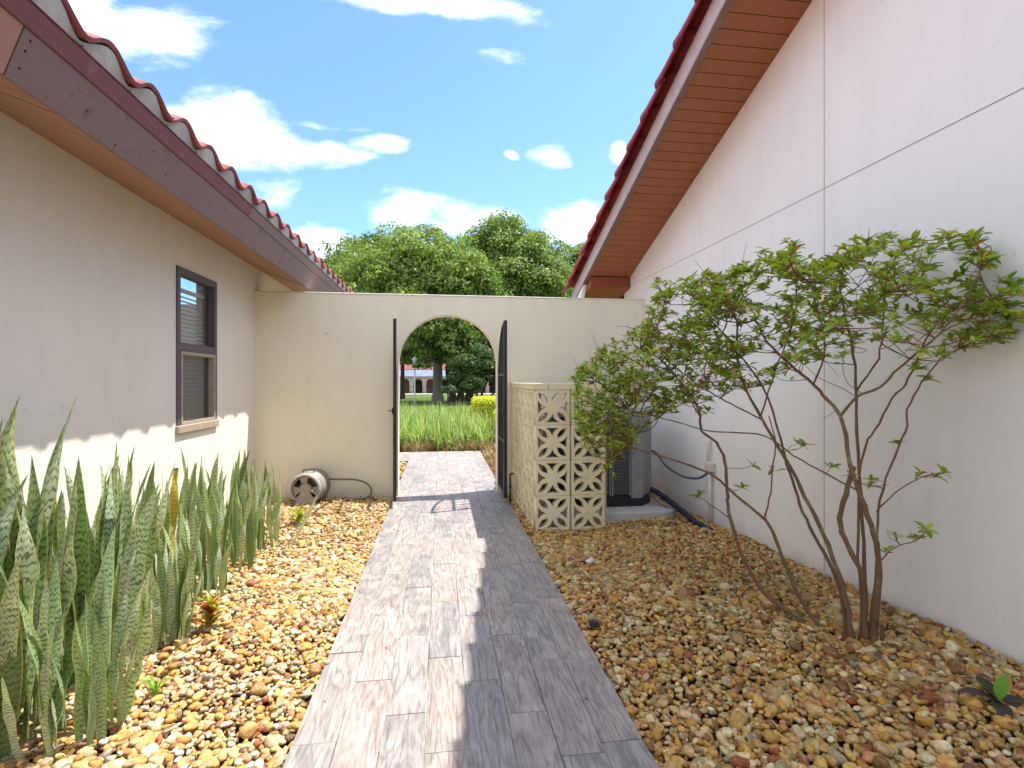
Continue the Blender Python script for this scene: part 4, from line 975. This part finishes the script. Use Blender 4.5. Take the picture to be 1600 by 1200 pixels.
# ------------------------------------------------------------------ the shrub on the right
SH = empty('shrub', (1.88, 2.16, .05)); tag(SH, 'open multi stemmed shrub with small green leaves spreading in front of the white wall', 'shrub')
SHL = Vector(SH.location)
def sy(px): return 2.16+(1335-px)/435*1.18 if px < 1335 else 2.16-(px-1335)/255*.36
def sp(px, py, dy=0.): 
    Y_ = max(1.5, sy(px)+dy); p = at(px, py, Y_); 
    if p.x > 2.30: p = at(px, py, 2.30/(p.x/p.y)) 
    return p
stems = [([(1300, 1008), (1250, 965), (1199, 932), (1165, 880), (1139, 800), (1137, 768), (1132, 720), (1120, 692), (1096, 673), (1092, 640), (1065, 600), (1030, 560), (1000, 545)], .017, .005, -.05),
         ([(1308, 1008), (1262, 955), (1236, 905), (1215, 850), (1195, 812), (1150, 775), (1118, 745), (1080, 728), (1040, 715), (990, 700), (955, 680)], .015, .004, -.10),
         ([(1195, 812), (1204, 770), (1207, 730), (1212, 690), (1200, 650)], .006, .003, -.10),
         ([(1325, 1003), (1312, 915), (1280, 850), (1255, 800), (1238, 750), (1222, 700), (1208, 645), (1190, 600), (1160, 560), (1130, 520)], .013, .004, .12),
         ([(1332, 1005), (1322, 940), (1305, 880), (1280, 820), (1251, 762), (1222, 708), (1190, 655), (1159, 592), (1152, 550), (1150, 500), (1130, 470)], .017, .005, 0.),
         ([(1352, 1008), (1352, 930), (1345, 890), (1318, 840), (1313, 810), (1326, 760), (1334, 730)], .015, .011, -.04),
         ([(1362, 1022), (1368, 960), (1373, 880), (1360, 820), (1340, 762), (1326, 715), (1314, 650), (1290, 622), (1271, 601), (1230, 565), (1200, 535), (1180, 500)], .018, .005, -.12),
         ([(1314, 650), (1340, 620), (1375, 605), (1405, 575), (1438, 547), (1470, 520), (1500, 480), (1530, 420)], .009, .003, -.12),
         ([(1344, 1000), (1350, 880), (1342, 740), (1339, 620), (1334, 556), (1322, 500), (1312, 450), (1320, 415)], .012, .004, .14),
         ([(1356, 1000), (1370, 880), (1371, 800), (1390, 730), (1415, 673), (1418, 640), (1442, 596), (1470, 560), (1500, 545)], .008, .003, -.02),
         ([(1346, 1002), (1348, 950), (1342, 900), (1343, 760), (1352, 700), (1366, 673), (1395, 622), (1420, 592), (1447, 530), (1480, 490), (1540, 470), (1575, 460)], .009, .003, .05),
         ([(1340, 766), (1290, 740), (1240, 712), (1195, 681), (1150, 676), (1105, 673), (1060, 660), (1020, 650), (980, 640)], .006, .003, -.12),
         ([(1339, 610), (1372, 560), (1380, 500), (1385, 440), (1400, 400)], .007, .003, .14),
         ([(1271, 601), (1290, 540), (1275, 480), (1265, 430)], .006, .003, -.12),
         ([(1190, 655), (1160, 640), (1125, 622), (1090, 600), (1050, 570)], .006, .003, .0),
         ([(1150, 540), (1110, 500), (1090, 470), (1060, 450)], .005, .003, .0),
         ([(1188, 651), (1215, 570), (1240, 500), (1245, 420), (1240, 385)], .006, .0025, 0.),
         ([(1470, 520), (1500, 505), (1540, 500), (1570, 490)], .004, .002, -.12),
         ([(1143, 812), (1105, 785), (1088, 775)], .005, .002, -.05),
         ([(1369, 800), (1400, 770), (1440, 745), (1478, 738)], .005, .002, -.02),
         ([(1371, 880), (1400, 855), (1430, 845), (1448, 828)], .004, .0015, -.02),
         ([(1378, 1012), (1379, 990), (1377, 972)], .012, .010, -.1)]
nodes = []
for (pl, r0, r1, dy) in stems:
    n_ = len(pl)
    p3 = [sp(px, py, dy*(min(1., i/3) if pl[0][1] > 970 else 1.)) for i, (px, py) in enumerate(pl)]
    if pl[0][1] > 970: p3[0].z = min(p3[0].z, .06)
    pts = bez(p3, 4)
    pts = [p+Vector((random.uniform(-.004, .004), random.uniform(-.004, .004), 0)) for p in pts]
    r0 *= .74; m_ = len(pts); rr = [(r0+(r1-r0)*(i/(m_-1))**.8)*(1+.08*math.sin(i*2.1)) for i in range(m_)]
    if r0 > .011: rr[0] *= 1.45; rr[1] *= 1.2
    b = MB(); b.tube([p-SHL for p in pts], rr, 8); b.build('stem', M['bush_bark'], SH, smooth=True)
    for p in pts[3:]: nodes.append(p)
NP = np.array([tuple(p) for p in nodes])
top_b = [(895, 610), (905, 585), (950, 545), (1010, 512), (1022, 448), (1060, 450), (1110, 432), (1160, 412), (1195, 402), (1230, 385), (1262, 412), (1300, 400), (1345, 380), (1385, 372), (1440, 372), (1480, 368), (1520, 372), (1540, 400), (1560, 435), (1595, 450)]
bot_b = [(895, 640), (910, 690), (945, 735), (985, 700), (1010, 660), (1060, 640), (1110, 635), (1160, 615), (1210, 590), (1260, 570), (1310, 560), (1360, 545), (1400, 530), (1440, 560), (1500, 550), (1570, 530), (1600, 500)]
def interp(tb, x):
    xs_ = [p[0] for p in tb]; ys_ = [p[1] for p in tb]; return float(np.interp(x, xs_, ys_))
att = []
while len(att) < 1550:
    x = random.uniform(897, 1592) if random.random() < .62 else random.uniform(897, 1160); t, bt = interp(top_b, x), interp(bot_b, x)
    f_ = random.random()**1.25
    y = t+(bt-t)*f_+random.uniform(-14, 8)
    # keep a gappy look
    if math.sin(x*.045+1.)*math.sin(y*.06+x*.01)+random.uniform(-.3, .9) < -.25: continue
    dy = random.gauss(0, .20)
    if x > 1380 and random.random() < .30: continue
    if x > 1450 and dy < -.15: continue
    att.append((sp(x, y, dy), f_))
spec = [(1240, 380), (1250, 385), (1530, 362), (1505, 372), (1378, 368), (1590, 440), (1598, 455), (1568, 470), (1575, 520), (1545, 530), (1020, 445), (1035, 440), (1440, 575), (1455, 590), (1430, 570), (905, 590), (915, 570), (945, 735), (960, 745), (1478, 738), (1465, 745), (1448, 828), (1430, 838), (1400, 835), (1360, 750), (1355, 755), (1300, 728), (1250, 690), (1260, 695), (1205, 735), (1160, 760), (1088, 775), (1095, 770), (1330, 740), (1400, 690), (1385, 860), (1440, 740), (1180, 725)]
for (x, y) in spec: att.append((sp(x, y, random.gauss(0, .04)), 0.))
tw = MB()
order = list(range(len(att))); random.shuffle(order)
passes = [(order[:60], .0042, .0026), (order[60:240], .0028, .0018), (order[240:], .0019, .0011)]
tips = []; mids = []
for idxs, ra, rb in passes:
    new = []
    for i in idxs:
        p, f_ = att[i]; a = np.array(p); d = NP-a; dist = np.sqrt((d*d).sum(1))+np.maximum(0, d[:, 2]+.02)*1.8
        j = int(dist.argmin()); q = Vector(NP[j]); v = p-q; ln = v.length
        if ln < .012: tips.append((p, Vector((0, 0, 1)))); continue
        perp = Vector((random.gauss(0, 1), random.gauss(0, 1), random.gauss(0, .5)-.3)); mid1 = q+v*.35+perp*ln*.10; mid2 = q+v*.7+perp*ln*.07-Vector((0, 0, ln*.05))
        pts = bez([q, mid1, mid2, p], 3); m_ = len(pts)
        tw.tube([x-SHL for x in pts], [ra+(rb-ra)*k/(m_-1) for k in range(m_)], 5 if ra > .002 else 4, False)
        new += [tuple(x) for x in pts[2:]]; mids += [(pts[k], v.normalized()) for k in range(4, len(pts)-1, 2)]; tips.append((p, (pts[-1]-pts[-3]).normalized()))
    if new: NP = np.concatenate([NP, np.array(new)])
# bare twigs inside
for _ in range(170):
    j = random.randrange(len(NP)); q = Vector(NP[j])
    if q.z < .45: continue
    ln = random.uniform(.05, .20); v = Vector((random.gauss(-.2, .7), random.gauss(0, .7), random.gauss(.3, .6))).normalized()*ln
    if (q+v).x > 2.33: continue
    pts = bez([q, q+v*.5+Vector((random.uniform(-.02, .02), 0, random.uniform(-.02, .02))), q+v], 3)
    tw.tube([x-SHL for x in pts], [.0018, .0017, .0016, .0014, .0012, .0010, .0009][:len(pts)], 4, False)
o = tw.build('twigs', M['twig'], SH); o['kind'] = 'stuff'
# leaves
def bleaf_arrays():
    nl = 5; V = []; Fs = []
    for i in range(nl+1):
        t = i/nl; ww = .21*math.sin(math.pi*min(.975, .04+.95*t**1.15))**.85; dz = -.22*t*t
        V += [(t, -ww, dz+ww*.35), (t, 0, dz), (t, ww, dz+ww*.35)]
    for i in range(nl): a = i*3; Fs += [(a, a+3, a+4, a+1), (a+1, a+4, a+5, a+2)]
    return np.array(V), np.array(Fs)
LV, LF = bleaf_arrays()
leaves = []
for (p, d) in tips:
    n_ = random.choice((5, 6, 7, 8, 9)); base = random.uniform(0, 6.28); up = (d+Vector((0, 0, 1.1))).normalized()
    s0 = random.uniform(.036, .058)*(1.0 if p.y < 2.6 else .88)
    for k in range(n_):
        a = base+k*2.4; el = random.uniform(.05, .85)
        q = up.to_track_quat('Z', 'Y'); l = Vector((math.cos(a)*math.cos(el), math.sin(a)*math.cos(el), math.sin(el)))
        dd = q @ l; pos = p-d*random.uniform(0, .02)
        leaves.append((pos, dd, s0*random.uniform(.65, 1.15), random.uniform(-.5, .5)))
for (p, d) in mids:
    if random.random() < .55:
        a = random.uniform(0, 6.28); l = Vector((math.cos(a), math.sin(a), random.uniform(-.1, .5)))+d*.8
        leaves.append((p, l.normalized(), random.uniform(.022, .042), random.uniform(-.6, .6)))
leaves = [l for l in leaves if (l[0]+l[1]*l[2]).x < 2.35]
leaves.sort(key=lambda l: (l[0]-Vector((0, 0, HC))).length/l[2])
def leaf_mtx(l):
    pos, dd, s_, roll = l; z = Vector((0, 0, 1)); yv = z.cross(dd); yv = yv.normalized() if yv.length > .05 else Vector((0, 1, 0)); zv = dd.cross(yv)
    m_ = Matrix((dd, yv, zv)).transposed() @ Matrix.Rotation(roll, 3, 'X'); return Matrix.Translation(pos-SHL) @ m_.to_4x4() @ Matrix.Diagonal((s_, s_, s_, 1))
lms = []
for nm in ('bush_leaf', 'bush_leaf_old'):
    # per-object random colour for single leaves
    m_ = leaf_mat(nm+'_single', *(((.15, .25, .035), (.30, .39, .055), (.50, .50, .08)) if nm == 'bush_leaf' else ((.18, .20, .03), (.28, .22, .035), (.32, .13, .025))), .4, .32, 0, False, .5)
    me = bpy.data.meshes.new('leaf'); me.from_pydata([tuple(v) for v in LV], [], [tuple(int(i) for i in f) for f in LF]); me.materials.append(m_); me.polygons.foreach_set('use_smooth', [True]*len(me.polygons)); lms.append(me)
for l in leaves[:300]:
    o = link('leaf', lms[1] if random.random() < .10 else lms[0], SH); o.matrix_local = leaf_mtx(l)
rest = leaves[300:]
for mat, sel in (('bush_leaf', lambda i: i % 9 != 0), ('bush_leaf_old', lambda i: i % 9 == 0)):
    Vs = []; Fs = []; c = 0
    for i, l in enumerate(rest):
        if not sel(i): continue
        m_ = np.array(leaf_mtx(l)); Vs.append(LV @ m_[:3, :3].T+m_[:3, 3]); Fs.append(LF+c*len(LV)); c += 1
    o = link('foliage', npmesh('foliage', np.concatenate(Vs), np.concatenate(Fs), M[mat], True), SH); o['kind'] = 'stuff'

# ------------------------------------------------------------------ beyond the arch
def blades(name, spots, nb, ln, mat, label, spread=.9, w=.0065, parent=None):
    Vs = []; Fs = []; base = 0; seg = 4; t = np.linspace(0, 1, seg+1)
    for (x, y, z, sc) in spots:
        a = rng.uniform(0, 6.28, nb); L_ = ln*sc*rng.uniform(.55, 1.1, nb); sprd = rng.uniform(.1, spread, nb)
        bx = x+rng.normal(0, .035, nb); by = y+rng.normal(0, .035, nb)
        hor = np.outer(L_*sprd*.75, t**1.7); ver = np.outer(L_, t)-np.outer(L_*sprd**1.5*.62, t**2.6)
        cx_ = bx[:, None]+hor*np.cos(a)[:, None]; cy_ = by[:, None]+hor*np.sin(a)[:, None]; cz = z+ver
        ww = (w*rng.uniform(.6, 1.3, nb))[:, None]*(1-.92*t[None, :]**2); px_ = -np.sin(a)[:, None]*ww; py_ = np.cos(a)[:, None]*ww
        A_ = np.stack([cx_-px_, cy_-py_, cz], 2); B_ = np.stack([cx_+px_, cy_+py_, cz], 2)
        V = np.stack([A_, B_], 2).reshape(-1, 3); Vs.append(V)
        i = (np.arange(nb)*(seg+1)*2)[:, None]+(np.arange(seg)*2)[None, :]; i = i.ravel()+base
        Fs.append(np.stack([i, i+1, i+3, i+2], 1)); base += len(V)
    o = link(name, npmesh(name, np.concatenate(Vs), np.concatenate(Fs), mat, True), parent); 
    if label: tag(o, label, 'ground cover', kind='stuff')
    return o
spots = []
for y in np.arange(9.72, 15.6, .27):
    for x in np.arange(-3.6, 2.0, .27):
        xx, yy_ = x+random.uniform(-.1, .1), y+random.uniform(-.1, .1)
        if xx > .8 and yy_ > 12.2: continue
        if xx > 1.05 and yy_ < 12: continue
        spots.append((xx, yy_, -.04, random.uniform(.85, 1.15)))
blades('lily_turf', spots, 58, .72, M['liriope'], 'bed of arching green lily turf blades at the end of the path', 1.2, .0085)
spots = [(random.uniform(-3, 1.6), random.uniform(9.45, 9.75), -.04, random.uniform(.5, .8)) for _ in range(60)]+[(random.uniform(.75, 1.6), random.uniform(6.4, 9.6), -.04, .35) for _ in range(50)]
blades('dry_grass', spots, 16, .5, leaf_mat('straw_blade', (.30, .20, .10), (.45, .36, .20), (.25, .12, .06), .2), 'dry brown strappy blades along the front of the lily turf bed', 1.2)
blades('spider_plant', [(-.62, 7.05, -.03, 1), (-.68, 6.8, -.03, .9)], 22, .42, M['liriope'], None, 1.0, .011)
tag(bpy.data.objects['spider_plant'], 'small strappy green plant just beyond the arch beside the left gate', 'plant')

def rand_dirs(n):
    v = rng.normal(0, 1, (n, 3)); return v/np.linalg.norm(v, axis=1)[:, None]
def leafcloud(C, outn, size, jitter=.8, asp=.5):
    """quads at C facing roughly outn"""
    n = len(C); nn = outn+rand_dirs(n)*jitter; nn[:, 2] += .25; nn /= np.linalg.norm(nn, axis=1)[:, None]
    t = np.cross(nn, rand_dirs(n)); t /= np.linalg.norm(t, axis=1)[:, None]; b_ = np.cross(nn, t)
    s_ = (size*rng.uniform(.6, 1.35, n))[:, None]; t *= s_; b_ *= s_*asp
    bend = nn*s_*.18
    V = np.stack([C-t, C-b_+bend, C+t, C+b_+bend], 1).reshape(-1, 3); i = np.arange(n)*4
    return V, np.stack([i, i+1, i+2, i+3], 1)
def crown(lobes, n, size, sub=26, rs=.26, shell=.62):
    tot = sum(r[0]*r[1] for _, r in lobes); Vs = []; Fs = []; b0 = 0
    for c, r in lobes:
        c = np.array(c); r = np.array(r); m_ = int(n*r[0]*r[1]/tot)
        sd_ = rand_dirs(sub); sd_[:, 2] = np.where(sd_[:, 2] < -.55, -sd_[:, 2], sd_[:, 2]); rad = rng.uniform(.5, 1.08, sub)[:, None]
        sc_ = c+sd_*r*rad; sr = r.mean()*rs*rng.uniform(.65, 1.3, sub)
        k = rng.choice(sub, m_, p=sr**2/(sr**2).sum()); d = rand_dirs(m_); d[:, 2] = np.where(d[:, 2] < -.5, -d[:, 2]*.6, d[:, 2])
        rr = sr[k]*(shell+(1-shell)*rng.random(m_)**.6*1.3); P = sc_[k]+d*rr[:, None]*np.array([1.1, 1.1, .85])
        V, Fq = leafcloud(P, d, size); Vs.append(V); Fs.append(Fq+b0); b0 += len(V)
    return np.concatenate(Vs), np.concatenate(Fs)
def tree(name, base, trunk_r, h_fork, lobes, n, size, leafm, barkm, label, group=None, ntr=1, sub=26, lean=0.):
    T = empty(name, base); tag(T, label, 'tree', group); B = Vector(base)
    b = MB()
    for q in range(ntr):
        ox_ = (q-(ntr-1)/2)*trunk_r*2.2; fk = Vector((ox_*1.8+lean, random.uniform(-.2, .2), h_fork*random.uniform(.85, 1.1)))
        b.tube(bez([(ox_, 0, -.2), (ox_*1.2, 0, h_fork*.3), (ox_*1.6+lean*.5, .05, h_fork*.7), fk], 4), [trunk_r*(1.35-.06*i) if i < 3 else trunk_r*(1.12-.025*i) for i in range(13)], 12)
        for li, (c, r) in enumerate(lobes):
            if ntr > 1 and li % ntr != q: continue
            e_ = Vector(c)-B; m1 = fk.lerp(e_, .45)+Vector((random.uniform(-.4, .4), random.uniform(-.4, .4), .4))
            b.tube(bez([fk-Vector((0, 0, .1)), m1, e_], 5), [trunk_r*(.62-.052*i) for i in range(11)], 8)
            for _ in range(6):
                d = Vector(rand_dirs(1)[0]); d.z = abs(d.z)*.7; t_ = e_+Vector((d.x*r[0], d.y*r[1], d.z*r[2]))*.8; b.tube(bez([m1.lerp(e_, random.uniform(.3, 1)), e_.lerp(t_, .5)+Vector((0, 0, .3)), t_], 4), [trunk_r*.16*(1-i/10) for i in range(9)], 5, False)
    b.build('trunk', barkm, T, smooth=True)
    V, Fq = crown(lobes, n, size, sub); V = V-np.array(base)
    link('crown', npmesh('crown', V, Fq, leafm), T); return T
def xz(px, py, Y_): p = at(px, py, Y_); return p
def lobe(px, py, Y_, rpx, rpz=None, ry=None):
    p = at(px, py, Y_); k = Y_/F; return (tuple(p), (rpx*k, ry or rpx*k*.8, (rpz or rpx)*k))
G = 'broad oak trees beyond the garden wall'
z0 = float(gz(0, 38))
tree('oak_tree', (at(684, 600, 38).x, 38, z0), .36, 3.4, [lobe(625, 440, 39, 84, 68), lobe(690, 432, 37, 72, 60), lobe(655, 412, 39, 62, 50), lobe(588, 455, 37, 66, 52), lobe(650, 500, 36, 80, 44), lobe(725, 470, 37, 66, 60), lobe(700, 540, 36, 66, 36), lobe(635, 550, 42, 60, 24), lobe(735, 555, 37, 44, 26), lobe(672, 560, 44, 30, 14), lobe(636, 556, 39, 26, 15), lobe(652, 566, 43, 20, 8), lobe(662, 572, 36, 16, 9)], 60000, .14, M['oak_leaf'], M['oak_bark'], 'large oak with thick pale trunk seen through the middle of the arch', G, 1, 75)
tree('oak_tree', (at(708, 600, 41).x+.6, 41, z0), .26, 2.6, [lobe(795, 430, 41, 74, 80), lobe(842, 440, 40, 56, 68), lobe(772, 470, 40, 62, 62), lobe(798, 398, 42, 54, 48), lobe(755, 540, 40, 56, 36), lobe(850, 480, 41, 60, 50)], 48000, .145, M['oak_leaf'], M['dark_bark'], 'oak with several dark trunks and the tallest round crown above the wall', G, 3, 75)
tree('oak_tree', (at(905, 600, 47).x, 47, z0), .3, 3.2, [lobe(908, 430, 47, 52, 46), lobe(880, 470, 46, 60, 52), lobe(940, 470, 47, 60, 50)], 22000, .15, M['oak_leaf'], M['oak_bark'], 'paler oak crown rising beside the right roof edge', G, 1, 50)
tree('oak_tree', (at(629, 600, 50).x, 50, float(gz(0, 50))), .20, 3.6, [lobe(565, 430, 50, 60, 46), lobe(528, 455, 48, 56, 48), lobe(600, 410, 51, 52, 40), lobe(635, 525, 50, 55, 28), lobe(500, 480, 48, 50, 46), lobe(560, 490, 49, 60, 40)], 32000, .15, M['oak_leaf_b'], M['dark_bark'], 'bluish oak with slim dark trunk at the left side of the arch', G, 1, 60)
def shrubmass(name, lobes, n, size, mat, label, cat='bush', group=None):
    c0 = lobes[0][0]; base = (c0[0], c0[1], float(gz(0, c0[1]))); T = empty(name, base); tag(T, label, cat, group)
    V, Fq = crown(lobes, n, size, 22, .36); V[:, 2] = np.maximum(V[:, 2], base[2]-.05); link('foliage', npmesh('foliage', V-np.array(base), Fq, mat), T)
    b = MB()
    for (c, r) in lobes: b.tube([(0, 0, -.1), (Vector(c)-Vector(base))*.5+Vector((0, 0, -.1)), Vector(c)-Vector(base)], [.09, .06, .03], 6)
    b.build('stems', M['dark_bark'], T)
shrubmass('dark_bush', [lobe(745, 580, 34, 32, 38), lobe(722, 590, 34, 16, 30), lobe(775, 560, 35, 30, 40), lobe(735, 605, 33, 18, 20), lobe(800, 590, 34, 30, 38)], 34000, .10, M['dark_leaf'], 'tall dark evergreen bush behind the golden hedge at the right of the arch')
shrubmass('dark_bush', [lobe(700, 612, 31, 12, 9)], 2500, .06, M['dark_leaf'], 'low dark bush at the foot of the thick oak trunk')
def boxhedge(name, x0, x1, y0, y1, z1, n, label):
    T = empty(name, ((x0+x1)/2, (y0+y1)/2, 0)); tag(T, label, 'hedge')
    P = []; D = []
    for _ in range(n):
        f_ = random.random(); x, y, z = random.uniform(x0, x1), random.uniform(y0, y1), random.uniform(.05, z1)
        if f_ < .42: z = z1+random.gauss(0, .025); d = (0, 0, 1)
        elif f_ < .72: y = y0+random.gauss(0, .03); d = (0, -1, .2)
        elif f_ < .88: x = x0+random.gauss(0, .03); d = (-1, 0, .2)
        elif f_ < .94: x = x1+random.gauss(0, .03); d = (1, 0, .2)
        else: y = y1+random.gauss(0, .03); d = (0, 1, .2)
        P.append((x, y, z)); D.append(d)
    V, Fq = leafcloud(np.array(P), np.array(D, float), .028, .8, .6); link('foliage', npmesh('foliage', V-np.array(T.location), Fq, M['yellow_leaf']), T)
    b = MB()
    for _ in range(14):
        x, y = random.uniform(x0+.1, x1-.1), random.uniform(y0+.1, y1-.1); b.tube([(x-T.location.x, y-T.location.y, -.05), (x-T.location.x, y-T.location.y, z1*.85)], .015, 5)
    b.build('stems', M['dark_bark'], T)
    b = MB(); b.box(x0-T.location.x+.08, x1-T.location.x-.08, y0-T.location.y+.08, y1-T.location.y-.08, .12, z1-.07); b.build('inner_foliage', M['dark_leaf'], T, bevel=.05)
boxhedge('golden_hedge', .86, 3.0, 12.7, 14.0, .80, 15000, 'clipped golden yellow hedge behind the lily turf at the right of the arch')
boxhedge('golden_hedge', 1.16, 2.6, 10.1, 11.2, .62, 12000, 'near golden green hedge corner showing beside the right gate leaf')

LP = empty('street_lamp', (at(648, 600, 36).x, 36, float(gz(0, 36)))); tag(LP, 'slim pale lamp post with pointed lantern on the lawn beyond the arch', 'street lamp')
b = MB(); b.tube([(0, 0, -.1), (0, 0, .5), (0, 0, 2.75)], [.085, .06, .045], 10); b.build('pole', M['lamp_white'], LP, smooth=True)
b = MB(); b.tube([(0, 0, 2.75), (0, 0, 2.80), (0, 0, 3.02)], [.06, .10, .16], 8); b.build('lantern', M['lamp_white'], LP)
b = MB(); b.tube([(0, 0, 3.02), (0, 0, 3.06), (0, 0, 3.22), (0, 0, 3.28)], [.20, .19, .05, .015], 8); b.build('lantern_cap', M['shell'], LP)

# far building with arcade
FY = 85; FB = empty('arcade_building', (0, FY, float(gz(0, FY)))); tag(FB, 'distant arcaded building with red tile roof seen through the trees', 'building')
zg = 0
pw, ow, oh = 2.05, 1.45, 2.35; x0f = at(600, 600, FY).x-8
b = MB(); n_a = 22
for k in range(n_a+1):
    x = x0f+k*pw; b.box(x-(pw-ow)/2, x+(pw-ow)/2, 0, .5, -.3, oh-.7)
for k in range(n_a):
    xc = x0f+(k+.5)*pw; ar_ = [(xc+ow/2*math.cos(a), oh-.7+ow/2*math.sin(a)) for a in np.linspace(math.pi, 0, 13)]
    for i in range(12):
        p, q = ar_[i], ar_[i+1]; b.prism([p, q, (q[0], 2.75), (p[0], 2.75)], 'y', 0, .5)
    b.box(xc-pw/2, xc-ow/2, 0, .5, oh-.7, 2.75); b.box(xc+ow/2, xc+pw/2, 0, .5, oh-.7, 2.75)
b.build('arcade_wall', M['far_wall'], FB)
b = MB(); b.box(x0f, x0f+n_a*pw, 3, 3.3, -.3, 2.75); b.build('back_wall', plain('far_back_wall', (.30, .17, .13), .9), FB)
for k in range(0, n_a, 2): b = MB(); b.box(x0f+(k+.2)*pw, x0f+(k+.8)*pw, 2.93, 2.99, .1, 2.1); b.build('door', M['far_dark'], FB)
b = MB(); b.prism([(-.7, 2.76), (3.4, 2.76), (3.4, 4.0)], 'x', x0f-.6, x0f+n_a*pw+.6); b.build('lower_roof', M['far_metal'], FB)
b = MB(); b.prism([(3.0, 3.95), (9, 6.3), (15, 3.95)], 'x', x0f-.6, x0f+n_a*pw+.6); b.build('upper_roof', M['far_roof'], FB)
b = MB(); b.box(x0f, x0f+n_a*pw, 3.4, 14, -.3, 3.94); b.build('main_wall', M['far_wall'], FB)
b = MB()
for k in range(n_a*3): x = x0f+k*pw/3; b.box(x-.02, x+.02, -3.0, -2.96, -.3, 1.1)
b.box(x0f, x0f+n_a*pw, -3.0, -2.96, 1.1, 1.15); o = b.build('railing', M['iron'], FB); o['kind'] = 'stuff'
tag(sheet('pavement', -30, 40, 78, 84.5, lambda x, y: gz(x, y)+.01, M['concrete'], 2.), 'pale pavement in front of the distant building')
# far woods closing the horizon
lob = []
for k in range(26):
    a = -1.25+k*.1; d = random.uniform(120, 150); lob.append(((math.sin(a)*d, math.cos(a)*d, 5.+random.uniform(-1, 2)), (11, 8, 8+random.uniform(-2, 2))))
V, Fq = crown(lob, 42000, .5, 22, .34); o = link('far_woods', npmesh('far_woods', V, Fq, M['oak_leaf_b'])); tag(o, 'far line of green trees on the horizon', 'woods', kind='stuff')
